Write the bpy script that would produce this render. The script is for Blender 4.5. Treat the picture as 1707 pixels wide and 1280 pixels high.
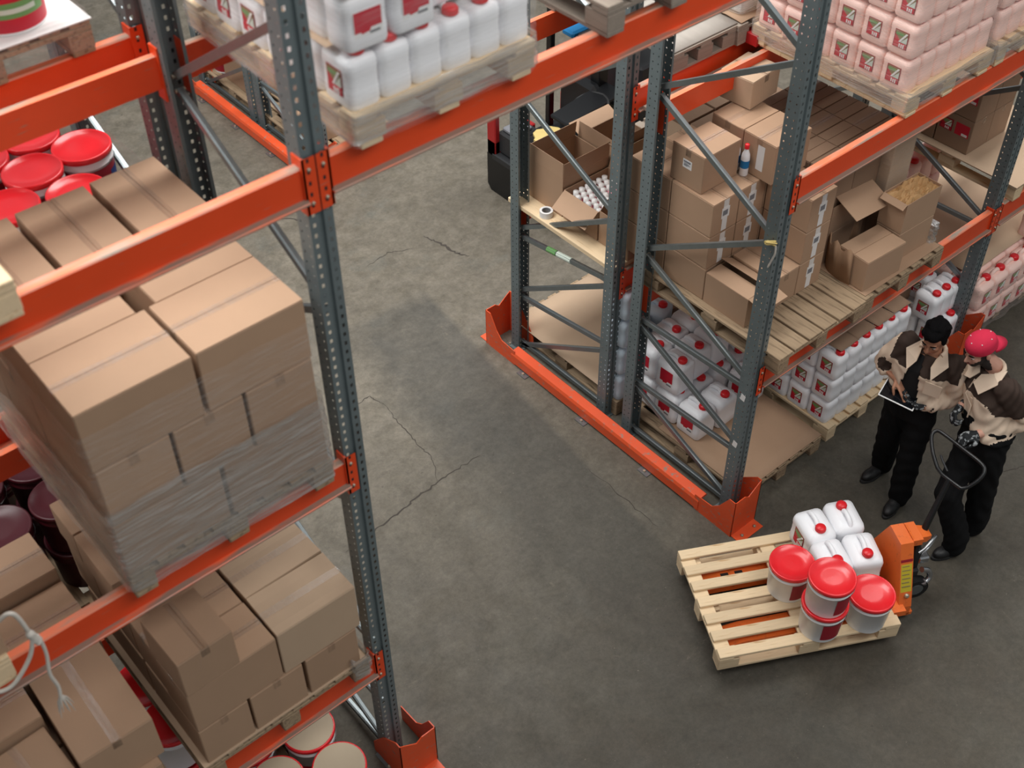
import bpy, bmesh, math, random
from mathutils import Vector, Matrix, Euler
for o in list(bpy.data.objects): bpy.data.objects.remove(o, do_unlink=True)
SC = bpy.context.scene
COL = SC.collection
RND = random.Random(11)
PI = math.pi

# ---------------------------------------------------------------- camera
CAM = Vector((-4.9944, -3.4817, 7.0081))
AZ, EL, ROLL = 0.7018, 0.7732, -0.0084
fw = Vector((math.sin(AZ)*math.cos(EL), math.cos(AZ)*math.cos(EL), -math.sin(EL)))
rt = fw.cross(Vector((0, 0, 1))).normalized(); up = rt.cross(fw)
r2 = rt*math.cos(ROLL)+up*math.sin(ROLL); u2 = up*math.cos(ROLL)-rt*math.sin(ROLL)
cd = bpy.data.cameras.new('camera'); cam = bpy.data.objects.new('camera', cd); COL.objects.link(cam)
cam.matrix_world = Matrix(((r2.x, u2.x, -fw.x, CAM.x), (r2.y, u2.y, -fw.y, CAM.y), (r2.z, u2.z, -fw.z, CAM.z), (0, 0, 0, 1)))
cd.sensor_width = 36.0; cd.lens = 2084.2/1707*36.0; cd.clip_start = 0.05; cd.clip_end = 200
cd.dof.use_dof = True; cd.dof.focus_distance = 9.0; cd.dof.aperture_fstop = 2.0
SC.camera = cam

# ---------------------------------------------------------------- world and light
w = bpy.data.worlds.new('world'); SC.world = w; w.use_nodes = True
bg = w.node_tree.nodes['Background']; bg.inputs[0].default_value = (0.93, 0.97, 1.0, 1); bg.inputs[1].default_value = 0.17
def area(name, loc, size, energy, rot=(0, 0, 0), col=(1, .98, .95)):
    l = bpy.data.lights.new(name, 'AREA'); l.shape = 'RECTANGLE'; l.size, l.size_y = size; l.energy = energy; l.color = col
    o = bpy.data.objects.new(name, l); COL.objects.link(o); o.location = loc; o.rotation_euler = rot
    return o
# soft roof skylight above the racks, and a fill light added in front
area('overhead_light', (-1.0, 3.6, 10.5), (20, 4), 1500, col=(1, .99, .97))
area('overhead_light', (0.0, -5.0, 10.5), (9, 3), 290, col=(1, .98, .95))  # fill light added to brighten the faces towards the front aisle
SC.view_settings.view_transform = 'Standard'; SC.view_settings.look = 'None'
SC.view_settings.gamma = 1.0; SC.view_settings.use_curve_mapping = False
SC.view_settings.exposure = 0.80

# ---------------------------------------------------------------- materials
def lin(c):
    return tuple((x/12.92 if x <= .04045 else ((x+.055)/1.055)**2.4) for x in (v/255 for v in c))
MATS = {}
def mat(name, rgb, rough=.6, metal=0, var=.0, scale=8, bump=0, bscale=60, spec=.5, trans=0, rand=0, coat=0, streak=None):
    """procedural material: base colour, optional noise mottling, per-object variation and fine bump"""
    m = bpy.data.materials.new(name); m.use_nodes = True; nt = m.node_tree; N, L = nt.nodes, nt.links
    b = N['Principled BSDF']; c = lin(rgb)
    b.inputs['Base Color'].default_value = (*c, 1); b.inputs['Roughness'].default_value = rough
    b.inputs['Metallic'].default_value = metal; b.inputs['Specular IOR Level'].default_value = spec
    if trans: b.inputs['Transmission Weight'].default_value = trans
    if coat: b.inputs['Coat Weight'].default_value = coat; b.inputs['Coat Roughness'].default_value = .15
    tc = N.new('ShaderNodeTexCoord')
    vec = tc.outputs['Object']
    if streak:
        mp = N.new('ShaderNodeMapping'); mp.inputs['Scale'].default_value = streak; L.new(vec, mp.inputs[0]); vec = mp.outputs[0]
    col = None
    if var:
        n = N.new('ShaderNodeTexNoise'); n.inputs['Scale'].default_value = scale; n.inputs['Detail'].default_value = 5; L.new(vec, n.inputs[0])
        mx = N.new('ShaderNodeMix'); mx.data_type = 'RGBA'
        mx.inputs[6].default_value = (*[x*(1-var) for x in c], 1); mx.inputs[7].default_value = (*[min(1, x*(1+var)) for x in c], 1)
        L.new(n.outputs[0], mx.inputs[0]); col = mx.outputs[2]
    if rand:
        oi = N.new('ShaderNodeObjectInfo'); hs = N.new('ShaderNodeHueSaturation')
        mr = N.new('ShaderNodeMapRange'); mr.inputs[3].default_value = 1-rand; mr.inputs[4].default_value = 1+rand
        L.new(oi.outputs['Random'], mr.inputs[0]); L.new(mr.outputs[0], hs.inputs['Value'])
        if col: L.new(col, hs.inputs['Color'])
        else: hs.inputs['Color'].default_value = (*c, 1)
        col = hs.outputs[0]
    if col: L.new(col, b.inputs['Base Color'])
    if bump:
        n2 = N.new('ShaderNodeTexNoise'); n2.inputs['Scale'].default_value = bscale; n2.inputs['Detail'].default_value = 4; L.new(vec, n2.inputs[0])
        bp = N.new('ShaderNodeBump'); bp.inputs['Strength'].default_value = bump; bp.inputs['Distance'].default_value = .004
        L.new(n2.outputs[0], bp.inputs['Height']); L.new(bp.outputs[0], b.inputs['Normal'])
    MATS[name] = m
    return m
def wear(m, rgb, lo=.55, hi=.68, scale=14, stretch=(1, 6, 6), rough=.7):
    """paint worn through to another colour in noise-shaped patches"""
    nt = m.node_tree; N, L = nt.nodes, nt.links; b = N['Principled BSDF']
    tc = N.new('ShaderNodeTexCoord'); mp = N.new('ShaderNodeMapping'); mp.inputs['Scale'].default_value = stretch; L.new(tc.outputs['Object'], mp.inputs[0])
    n = N.new('ShaderNodeTexNoise'); n.inputs['Scale'].default_value = scale; n.inputs['Detail'].default_value = 6; L.new(mp.outputs[0], n.inputs[0])
    mr = N.new('ShaderNodeMapRange'); mr.inputs[1].default_value = lo; mr.inputs[2].default_value = hi; L.new(n.outputs[0], mr.inputs[0])
    mx = N.new('ShaderNodeMix'); mx.data_type = 'RGBA'; L.new(mr.outputs[0], mx.inputs[0])
    old = b.inputs['Base Color'].links
    if old: L.new(old[0].from_socket, mx.inputs[6])
    else: mx.inputs[6].default_value = b.inputs['Base Color'].default_value
    mx.inputs[7].default_value = (*lin(rgb), 1); L.new(mx.outputs[2], b.inputs['Base Color'])
def film(name, clear=.72, tint=(235, 235, 240), streak=(1.2, 1.2, 26), scale=5.0, lo=.45, hi=.7, gloss=.6):
    """stretch film: mostly see-through, with glossy milky streaks along the wrapping direction"""
    m = bpy.data.materials.new(name); m.use_nodes = True; nt = m.node_tree; N, L = nt.nodes, nt.links
    N.remove(N['Principled BSDF']); out = N['Material Output']
    tr = N.new('ShaderNodeBsdfTransparent'); gl = N.new('ShaderNodeBsdfGlossy'); gl.inputs['Roughness'].default_value = .22
    df = N.new('ShaderNodeBsdfDiffuse'); df.inputs[0].default_value = (*lin(tint), 1)
    tc = N.new('ShaderNodeTexCoord'); mp = N.new('ShaderNodeMapping'); mp.inputs['Scale'].default_value = streak; L.new(tc.outputs['Object'], mp.inputs[0])
    n = N.new('ShaderNodeTexNoise'); n.inputs['Scale'].default_value = scale; n.inputs['Detail'].default_value = 7; n.inputs['Roughness'].default_value = .65; L.new(mp.outputs[0], n.inputs[0])
    mr = N.new('ShaderNodeMapRange'); mr.inputs[1].default_value = lo; mr.inputs[2].default_value = hi; L.new(n.outputs[0], mr.inputs[0])
    m1 = N.new('ShaderNodeMixShader'); m1.inputs[0].default_value = gloss; L.new(df.outputs[0], m1.inputs[1]); L.new(gl.outputs[0], m1.inputs[2])
    mf = N.new('ShaderNodeMapRange'); mf.inputs[3].default_value = 1-clear; mf.inputs[4].default_value = min(1, (1-clear)*4.5); L.new(mr.outputs[0], mf.inputs[0])
    m2 = N.new('ShaderNodeMixShader'); L.new(mf.outputs[0], m2.inputs[0]); L.new(tr.outputs[0], m2.inputs[1]); L.new(m1.outputs[0], m2.inputs[2])
    bp = N.new('ShaderNodeBump'); bp.inputs['Strength'].default_value = .35; bp.inputs['Distance'].default_value = .01; L.new(n.outputs[0], bp.inputs['Height'])
    L.new(bp.outputs[0], gl.inputs['Normal']); L.new(m2.outputs[0], out.inputs[0]); MATS[name] = m
    return m

mat('steel', (108, 119, 121), .45, .2, .16, 12, .15, 90)
mat('galv', (134, 142, 144), .34, .75, .15, 20)
wear(mat('orange', (224, 74, 32), .36, 0, .08, 6, 0), (150, 122, 106), .66, .78, 9, (1.0, 5, 9))
wear(mat('orange_toplit_dusty', (238, 122, 82), .4, 0, .08, 6, 0), (164, 144, 128), .42, .60, 3.2, (1.0, 6, 9))  # dust patches over paler orange that paints in skylight on top faces
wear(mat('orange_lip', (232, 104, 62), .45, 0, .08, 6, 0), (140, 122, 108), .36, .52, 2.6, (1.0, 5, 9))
wear(mat('orange_guard', (222, 84, 42), .45, 0, .1, 5), (150, 122, 106), .60, .72, 7, (3, 3, 6))
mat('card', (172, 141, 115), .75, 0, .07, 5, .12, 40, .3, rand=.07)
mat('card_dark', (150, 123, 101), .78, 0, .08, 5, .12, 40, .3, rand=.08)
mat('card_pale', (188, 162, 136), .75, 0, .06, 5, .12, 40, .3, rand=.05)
mat('card_inner', (160, 127, 100), .8, 0, .06, 5, 0, 40, .25)
mat('paper', (226, 224, 222), .6)
mat('print_grey', (120, 122, 128), .6)
film('tape', .955, (200, 172, 146), (30, 3, 3), 3.0, .35, .7)
film('film', .945, (246, 244, 240), gloss=.4)
film('film_heavy', .77, (232, 228, 222), (1.0, 1.0, 30), 5.0, .40, .72)
film('film_pink', .90, (255, 236, 230), (1.2, 1.2, 20), 6.0, .48, .72, .3)
mat('jug_white', (244, 245, 248), .38, 0, .03, 4, 0, 40, .45)
mat('jug_blue', (216, 231, 243), .35, 0, .05, 4, 0, 40, .45)
mat('jug_pink', (255, 216, 204), .4, 0, .03, 4, 0, 40, .4)
mat('cap_red', (226, 36, 44), .35, 0, .05, 10)
mat('lid_red', (236, 40, 48), .26, 0, .06, 5, 0, coat=.3)
mat('tub_white', (242, 242, 242), .35, 0, .03, 4)
mat('lab_red', (196, 24, 48), .45); mat('lab_dark', (150, 22, 40), .45); mat('lab_green', (108, 158, 96), .45); mat('lab_olive', (138, 124, 84), .45)
mat('lab_pale', (206, 218, 206), .45); mat('lab_white', (236, 236, 234), .45); mat('lab_blue', (34, 62, 120), .45); mat('lab_cyan', (24, 120, 178), .45)
wear(mat('wood_new', (222, 197, 161), .7, 0, .12, 6, .2, 30, .3, rand=.09, streak=(14, 1, 14)), (188, 148, 104), .60, .75, 5, (10, 1, 10))
wear(mat('wood_old', (160, 138, 112), .8, 0, .2, 6, .3, 30, .2, rand=.15, streak=(14, 1, 14)), (110, 92, 74), .52, .72, 5, (10, 1, 10))
mat('wood_grey', (146, 134, 122), .85, 0, .2, 6, .3, 30, .2, rand=.12, streak=(14, 1, 14))
mat('black_rubber', (18, 18, 19), .6); mat('black_paint', (17, 18, 20), .35, 0, .1, 8); mat('dark_grey', (40, 41, 43), .5, 0, .1, 8)
mat('fork_red', (168, 30, 32), .4, 0, .1, 8); mat('chrome', (180, 182, 184), .25, .9); mat('bolt', (190, 180, 160), .4, .7)
wear(mat('jack_orange', (232, 112, 48), .38, 0, .08, 5), (190, 92, 50), .6, .75, 8, (4, 4, 4))
mat('sticker_yellow', (206, 186, 50), .5); mat('foam_yellow', (214, 190, 120), .8, 0, .12, 10)
mat('rope', (206, 200, 190), .85, 0, .15, 40); mat('kraft', (188, 148, 100), .7, 0, .15, 12, .4, 20)
mat('plywood', (150, 143, 135), .7, 0, .14, 3, .1, 30, .3, streak=(6, 1, 6)); mat('dark_void', (40, 34, 32), .9)

# concrete: mottled grey-brown with a darker worn driving lane through the passage and hairline relief
def concrete():
    m = bpy.data.materials.new('concrete'); m.use_nodes = True; nt = m.node_tree; N, L = nt.nodes, nt.links; b = N['Principled BSDF']
    b.inputs['Roughness'].default_value = .62; b.inputs['Specular IOR Level'].default_value = .35
    tc = N.new('ShaderNodeTexCoord'); P = tc.outputs['Object']
    def noise(s, d=6, r=.6, v=None, dist=0):
        n = N.new('ShaderNodeTexNoise'); n.inputs['Scale'].default_value = s; n.inputs['Detail'].default_value = d; n.inputs['Roughness'].default_value = r
        n.inputs['Distortion'].default_value = dist; L.new(v or P, n.inputs[0]); return n.outputs[0]
    def rng(x, a, b_, c=0, d=1):
        r = N.new('ShaderNodeMapRange'); r.inputs[1].default_value = a; r.inputs[2].default_value = b_; r.inputs[3].default_value = c; r.inputs[4].default_value = d; L.new(x, r.inputs[0]); return r.outputs[0]
    def mix(f, a, b_):
        x = N.new('ShaderNodeMix'); x.data_type = 'RGBA'; L.new(f, x.inputs[0])
        for i, q in ((6, a), (7, b_)):
            if isinstance(q, tuple): x.inputs[i].default_value = (*q, 1)
            else: L.new(q, x.inputs[i])
        return x.outputs[2]
    def op(o, a, b_):
        x = N.new('ShaderNodeMath'); x.operation = o
        for i, q in ((0, a), (1, b_)):
            if isinstance(q, (int, float)): x.inputs[i].default_value = q
            else: L.new(q, x.inputs[i])
        return x.outputs[0]
    c = mix(rng(noise(.9, 7, .65), .35, .65), lin((99, 93, 83)), lin((117, 110, 98)))
    c = mix(rng(noise(7, 9, .75), .40, .72), c, lin((86, 80, 68)))
    c = mix(rng(noise(1.7, 6, .7), .56, .70, 0, .55), c, lin((96, 97, 91)))          # bluish polished patches
    # worn grey lane through the passage: a band in world x, edges broken by noise
    sp = N.new('ShaderNodeSeparateXYZ'); L.new(P, sp.inputs[0])
    wob = op('MULTIPLY', op('SUBTRACT', noise(1.1, 7, .65), .5), .9)
    xs = op('SUBTRACT', sp.outputs[0], op('MULTIPLY', op('SUBTRACT', sp.outputs[1], .8), .13))
    lane = op('MULTIPLY', rng(op('ADD', xs, wob), -1.5, -1.15), rng(op('ADD', xs, op('MULTIPLY', wob, .10)), -.55, -.49, 1, 0))
    yfade = op('MULTIPLY', rng(op('ADD', sp.outputs[1], wob), 3.3, 3.5, 1, 0), rng(noise(2.2, 7, .7), .25, .6, .55, 1))
    c = mix(op('MULTIPLY', op('MULTIPLY', lane, yfade), .80), c, lin((71, 69, 64)))
    c = mix(rng(noise(.45, 5, .6), .5, .72, 0, .55), c, lin((86, 80, 70)))
    # the front aisle is painted darker, its dimmer light put into the colour
    c = mix(op('MULTIPLY', rng(sp.outputs[1], 1.9, -.9), .85), c, mix(rng(noise(1.3, 7, .65), .38, .64), lin((65, 59, 49)), lin((74, 71, 63))))
    gr = N.new('ShaderNodeHueSaturation'); L.new(c, gr.inputs['Color']); L.new(op('MULTIPLY', rng(noise(26, 10, .85), .30, .70, .72, 1.28), rng(noise(4.5, 8, .8, None, .4), .30, .70, .76, 1.24)), gr.inputs['Value']); c = gr.outputs[0]
    # scattered pale specks, scuffs and dark pits
    c = mix(rng(noise(46, 3, .6), .70, .76, 0, .6), c, lin((145, 137, 122)))
    c = mix(rng(noise(3.4, 9, .8, None, 1.2), .63, .70, 0, .55), c, lin((136, 125, 109)))
    c = mix(rng(noise(13, 4, .65), .66, .73, 0, .6), c, lin((54, 48, 42)))
    c = mix(rng(noise(2.6, 9, .8, None, .6), .64, .69, 0, .5), c, lin((61, 55, 48)))
    L.new(c, b.inputs['Base Color'])
    L.new(rng(noise(2.5), .3, .7, .5, .75), b.inputs['Roughness'])
    bp = N.new('ShaderNodeBump'); bp.inputs['Strength'].default_value = .25; bp.inputs['Distance'].default_value = .01; L.new(noise(30, 8, .7), bp.inputs['Height']); L.new(bp.outputs[0], b.inputs['Normal'])
    MATS['concrete'] = m
concrete()
mat('crack', (62, 56, 50), .9, 0, .3, 20)

# ---------------------------------------------------------------- mesh helpers
class MB:
    """collects shapes; build() links them as one mesh object, mesh() only makes the mesh data"""
    def __init__(s): s.v = []; s.f = []; s.m = []; s.mats = []; s.s = []
    def mi(s, name):
        if name not in s.mats: s.mats.append(name)
        return s.mats.index(name)
    def add(s, vs, fs, m, smooth=False, T=None):
        o = len(s.v); k = s.mi(m)
        s.v += [tuple(T @ Vector(p)) if T else tuple(p) for p in vs]
        for f in fs: s.f.append(tuple(i+o for i in f)); s.m.append(k); s.s.append(smooth)
        return s
    def box(s, lo, hi, m, T=None, ch=0):
        x0, y0, z0 = lo; x1, y1, z1 = hi
        if not ch:
            vs = [(x, y, z) for z in (z0, z1) for y in (y0, y1) for x in (x0, x1)]
            return s.add(vs, [(0, 2, 3, 1), (4, 5, 7, 6), (0, 1, 5, 4), (2, 6, 7, 3), (0, 4, 6, 2), (1, 3, 7, 5)], m, False, T)
        bm = bmesh.new(); bmesh.ops.create_cube(bm, size=1)
        for v in bm.verts: v.co = Vector((x0 if v.co.x < 0 else x1, y0 if v.co.y < 0 else y1, z0 if v.co.z < 0 else z1))
        bmesh.ops.bevel(bm, geom=bm.edges[:], offset=ch, segments=1, affect='EDGES')
        bm.verts.index_update()
        s.add([v.co for v in bm.verts], [[v.index for v in f.verts] for f in bm.faces], m, False, T); bm.free()
        return s
    def prism(s, poly, axis, a, b, m, T=None, smooth=False):
        n = len(poly)
        def P(q, t): return {'x': (t, q[0], q[1]), 'y': (q[0], t, q[1]), 'z': (q[0], q[1], t)}[axis]
        vs = [P(q, a) for q in poly]+[P(q, b) for q in poly]
        fs = [(i, (i+1) % n, n+(i+1) % n, n+i) for i in range(n)]
        s.add(vs, fs, m, smooth, T); s.add(vs, [tuple(range(n))[::-1], tuple(range(n, 2*n))], m, False, T)
        return s
    def lathe(s, prof, m, c=(0, 0, 0), n=28, T=None, smooth=True, cap=True):
        vs = []; fs = []
        for r, z in prof:
            for i in range(n): a = 2*PI*i/n; vs.append((c[0]+r*math.cos(a), c[1]+r*math.sin(a), c[2]+z))
        for j in range(len(prof)-1):
            for i in range(n): fs.append((j*n+i, j*n+(i+1) % n, (j+1)*n+(i+1) % n, (j+1)*n+i))
        s.add(vs, fs, m, smooth, T)
        if cap: s.add(vs[:n], [tuple(range(n))[::-1]], m, False, T); s.add(vs[-n:], [tuple(range(n))], m, False, T)
        return s
    def tube(s, pts, r, m, n=8, caps=True, smooth=True, closed=False, T=None):
        pts = [Vector(p) for p in pts]; k = len(pts); rs = r if isinstance(r, (list, tuple)) else [r]*k
        vs = []; fs = []; prev = None
        for i, p in enumerate(pts):
            a = pts[(i-1) % k] if (closed or i > 0) else p; b = pts[(i+1) % k] if (closed or i < k-1) else p
            d = (b-a).normalized()
            if prev is None: h = d.orthogonal().normalized()
            else: h = (prev-d*prev.dot(d)).normalized()
            prev = h; g = d.cross(h)
            for j in range(n): t = 2*PI*j/n+PI/n; vs.append(p+(h*math.cos(t)+g*math.sin(t))*rs[i])
        for i in range(k if closed else k-1):
            for j in range(n): fs.append((i*n+j, i*n+(j+1) % n, ((i+1) % k)*n+(j+1) % n, ((i+1) % k)*n+j))
        s.add(vs, fs, m, smooth, T)
        if caps and not closed: s.add(vs[:n], [tuple(range(n))[::-1]], m, False, T); s.add(vs[-n:], [tuple(range(n))], m, False, T)
        return s
    def loft(s, rings, m, cap=True, smooth=True, T=None):
        n = len(rings[0]); vs = [p for r in rings for p in r]; fs = []
        for j in range(len(rings)-1):
            for i in range(n): fs.append((j*n+i, j*n+(i+1) % n, (j+1)*n+(i+1) % n, (j+1)*n+i))
        s.add(vs, fs, m, smooth, T)
        if cap: s.add(rings[0], [tuple(range(n))[::-1]], m, False, T); s.add(rings[-1], [tuple(range(n))], m, False, T)
        return s
    def mesh(s, name):
        me = bpy.data.meshes.new(name); me.from_pydata(s.v, [], s.f)
        for q in s.mats: me.materials.append(MATS[q])
        me.polygons.foreach_set('material_index', s.m); me.polygons.foreach_set('use_smooth', s.s); me.update()
        return me
def rrect(w, d, z, r, cx=0, cy=0, k=4):
    """rounded rectangle ring, w along x, d along y"""
    out = []; r = min(r, w/2-.001, d/2-.001)
    for sx, sy, a0 in ((1, 1, 0), (-1, 1, PI/2), (-1, -1, PI), (1, -1, 1.5*PI)):
        for i in range(k): a = a0+i*PI/2/(k-1); out.append((cx+sx*(w/2-r)+r*math.cos(a), cy+sy*(d/2-r)+r*math.sin(a), z))
    return out
def link(name, me, parent=None, loc=(0, 0, 0), rot=(0, 0, 0), label=None):
    o = bpy.data.objects.new(name, me); COL.objects.link(o)
    o.parent = parent; o.location = loc; o.rotation_euler = rot
    if label: o['label'] = label
    return o
def tag(o, label, cat, group=None):
    o['label'] = label; o['category'] = cat
    if group: o['group'] = group
    return o
def thing(name, label, cat, loc=(0, 0, 0), rot=(0, 0, 0), group=None):
    o = link(name, None, None, loc, rot); o.empty_display_size = .05
    return tag(o, label, cat, group)
def struct(name, me, parent=None):
    o = link(name, me, parent)
    if parent is None: o['kind'] = 'structure'
    return o
def part(name, mb, parent, loc=(0, 0, 0), rot=(0, 0, 0), label=None):
    return link(name, mb.mesh(name) if isinstance(mb, MB) else mb, parent, loc, rot, label)
class Proto:
    """a thing's parts kept as data: (name, mesh, index of parent part or None, location, rotation, label)"""
    def __init__(s): s.p = []
    def add(s, name, mb, par=None, loc=(0, 0, 0), rot=(0, 0, 0), label=None):
        s.p.append((name, mb.mesh(name) if isinstance(mb, MB) else mb, par, loc, rot, label)); return len(s.p)-1
    def spawn(s, name, label, cat, loc, rot=(0, 0, 0), group=None, scale=None):
        t = thing(name, label, cat, loc, rot, group); made = []
        if scale: t.scale = scale
        for n, me, par, l, r, lb in s.p: made.append(link(n, me, t if par is None else made[par], l, r, lb))
        return t
ORD = ['first', 'second', 'third', 'fourth', 'fifth', 'sixth', 'seventh', 'eighth', 'ninth', 'tenth', 'eleventh', 'twelfth']
# ================================================================ floor
fl = MB(); fl.add([(-14, -12, 0), (22, -12, 0), (22, 24, 0), (-14, 24, 0)], [(0, 1, 2, 3)], 'concrete')
FLOOR = struct('floor', fl.mesh('floor'))
def ribbon(name, pts, wd, m):
    rr = random.Random(len(pts)*7+int(pts[0][0]*100)); P = []
    for a, b in zip(pts, pts[1:]):
        for k in range(8):
            t = k/8; P.append((a[0]+(b[0]-a[0])*t+rr.uniform(-.012, .012), a[1]+(b[1]-a[1])*t+rr.uniform(-.012, .012)))
    P.append(pts[-1]); vs = []; fs = []
    for i, p in enumerate(P):
        q0 = P[max(0, i-1)]; q1 = P[min(len(P)-1, i+1)]; d = Vector((q1[0]-q0[0], q1[1]-q0[1])).normalized()
        h = wd*(.25+.75*math.sin(PI*min(1, max(0, i/(len(P)-1)))))*rr.uniform(.5, 1.2)/2
        vs += [(p[0]-d.y*h, p[1]+d.x*h, .0012), (p[0]+d.y*h, p[1]-d.x*h, .0012)]
        if i: k = 2*i; fs.append((k-2, k-1, k+1, k))
    mb = MB(); mb.add(vs, fs, m); return struct(name, mb.mesh(name), FLOOR)
ribbon('floor_crack', [(-2.35, 1.47), (-2.09, 1.50), (-1.84, 1.53), (-1.58, 1.56), (-1.31, 1.58), (-1.04, 1.57)], .016, 'crack')
ribbon('floor_crack', [(-1.47, 2.63), (-1.31, 2.64), (-1.27, 2.5)], .010, 'crack')
ribbon('floor_crack', [(-1.27, 2.5), (-1.30, 2.29), (-1.33, 2.02), (-1.34, 1.78), (-1.45, 1.58)], .008, 'crack')
ribbon('floor_crack', [(1.55, -1.02), (1.74, -1.09), (1.93, -1.17), (2.2, -1.3)], .008, 'crack')
ribbon('floor_crack', [(-.62, 5.15), (-.42, 4.95), (-.25, 4.72)], .022, 'crack')
ribbon('floor_crack', [(-.35, 3.98), (-.10, 4.02), (.10, 3.92)], .010, 'crack')
ribbon('floor_crack', [(.28, 4.0), (.34, 3.82), (.36, 3.62), (.42, 3.5)], .028, 'crack')
ribbon('floor_crack', [(-.515, .95), (-.52, .55), (-.52, .2)], .008, 'crack')

# ================================================================ pallet racking
XF, XE, DEP, GAP = -3.04, 2.668, 1.02, 0.276
Y2 = DEP+GAP
def strip(mb, p, q, z0, z1, m, holes=(), hh=.02, pitch=.05, off=.03):
    """sheet from p to q (plan), z0..z1, with punched columns: (centre along p-q, width)"""
    p = Vector(p); q = Vector(q); d = (q-p); Ln = d.length; d /= Ln
    def quad(a, b, za, zb):
        A = p+d*a; B = p+d*b; mb.add([(A.x, A.y, za), (B.x, B.y, za), (B.x, B.y, zb), (A.x, A.y, zb)], [(0, 1, 2, 3)], m)
    x = 0
    for c, wd in sorted(holes):
        quad(x, c-wd/2, z0, z1); z = z0+off; pz = z0
        while z+hh < z1: quad(c-wd/2, c+wd/2, pz, z); pz = z+hh; z += pitch
        quad(c-wd/2, c+wd/2, pz, z1); x = c+wd/2
    quad(x, Ln, z0, z1)
def upright_mesh(h):
    mb = MB(); X, Y = .055, .045
    strip(mb, (-X+.016, Y), (-X, Y), .006, h, 'steel')
    strip(mb, (-X, Y), (-X, -Y), .006, h, 'steel', [(.022, .008), (.066, .008)], .009)
    strip(mb, (-X, -Y), (-.013, -Y), .006, h, 'steel', [(.021, .013)], .019)
    for a, b in (((-.013, -Y), (-.008, -Y+.013)), ((-.008, -Y+.013), (.008, -Y+.013)), ((.008, -Y+.013), (.013, -Y))): strip(mb, a, b, .006, h, 'steel')
    strip(mb, (.013, -Y), (X, -Y), .006, h, 'steel', [(.021, .013)], .019)
    strip(mb, (X, -Y), (X, Y), .006, h, 'steel', [(.024, .008), (.068, .008)], .009)
    strip(mb, (X, Y), (X-.016, Y), .006, h, 'steel')
    return mb.mesh('upright')
UPR = upright_mesh(5.6)
bpm = MB(); bpm.box((-.08, -.07, 0), (.08, .07, .006), 'steel')
for sx in (-1, 1): bpm.lathe([(.011, 0), (.011, .012), (.006, .016)], 'bolt', (sx*.065, -.055, .006), 8)
BPL = bpm.mesh('base_plate')
BR_FRONT = [(.06, .06), (.55, .59), (.50, .09), (1.16, 1.2), (1.10, .66), (1.79, 2.41), (1.73, 1.27), (3.02, 3.61), (2.96, 2.46), (4.27, 4.92), (4.20, 3.66), (5.4, 4.98)]
BR_BACK = [(.06, .06), (.63, .02), (.69, .54), (1.26, .61), (1.30, 1.14), (1.84, 1.22), (1.88, 2.36), (3.05, 2.42), (3.10, 3.55), (4.27, 3.62), (4.33, 4.85), (5.4, 4.92)]
def brace_mesh(y0, z0, y1, z1):
    mb = MB(); a = Vector((0, y0, z0)); b = Vector((0, y1, z1)); d = (b-a).normalized(); n = Vector((0, -d.z, d.y)); r = .017
    ring = lambda p: [tuple(p+Vector((x, 0, 0))+n*t) for x, t in ((-.016, -r), (-.006, -r-.002), (.012, -r), (.016, -r+.006), (.016, r-.006), (.012, r), (-.006, r+.002), (-.016, r))]
    mb.loft([ring(a), ring(b)], 'galv', True, False)
    for p in (a, b): mb.lathe([(.009, -.024), (.009, .024)], 'bolt', (0, 0, 0), 8, Matrix.Translation(p) @ Matrix.Rotation(PI/2, 4, 'Y'))
    return mb.mesh('brace')
_brc = {}
def rack_frame(x, y, pat, label):
    """upright frame: two perforated uprights with zigzag bracing, welded together"""
    t = thing('pallet_rack_support', label, 'rack frame', (x, y, 0), (0, 0, 0), 'pallet rack end frames')
    link('upright', UPR, t); link('upright', UPR, t, (0, DEP, 0), (0, 0, PI))
    link('base_plate', BPL, t); link('base_plate', BPL, t, (0, DEP, 0), (0, 0, PI))
    key = 'f' if pat is BR_FRONT else 'b'
    for k, (a, b) in enumerate(pat):
        if (key, k) not in _brc: _brc[key, k] = brace_mesh(DEP-.02, a, .02, b) if key == 'f' else brace_mesh(.02, a, DEP-.02, b)
        link('brace', _brc[key, k], t)
    return t
rack_frame(0, 0, BR_FRONT, 'grey perforated upright frame at the aisle corner beside the jerrycan pallet')
fr_ = rack_frame(0, Y2, BR_BACK, 'grey upright frame behind the corner one, around the open cartons')
for k_, (ya, yb, m_) in enumerate(((.60, .70, 'lab_green'), (.44, .59, 'lab_pale'))):
    tw_ = MB(); zz = lambda y: 1.30-(y-.02)*.16/.98; tw_.tube([(0, ya, zz(ya)), (0, yb, zz(yb))], .024, m_, 8); part('tape_wrap', tw_, fr_, label='green and white tape remnant on a brace')
rack_frame(XE, 0, BR_FRONT, 'grey upright frame just behind the two workers')
rack_frame(XE, Y2, BR_BACK, 'grey upright frame deep in the rack behind the two workers')
rack_frame(XF, 0, BR_FRONT, 'tall grey upright frame in the left foreground beside the wrapped cartons')
rack_frame(XF, Y2, BR_BACK, 'grey upright frame at top left behind the foreground one')
R2X, R2Y = .17, 5.42
rack_frame(R2X, R2Y, BR_FRONT, 'upright frame of the far rack, nearer half above the distant orange guard')
rack_frame(R2X, R2Y+Y2-.1, BR_BACK, 'upright frame of the far rack, rear half above the distant orange guard')

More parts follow.
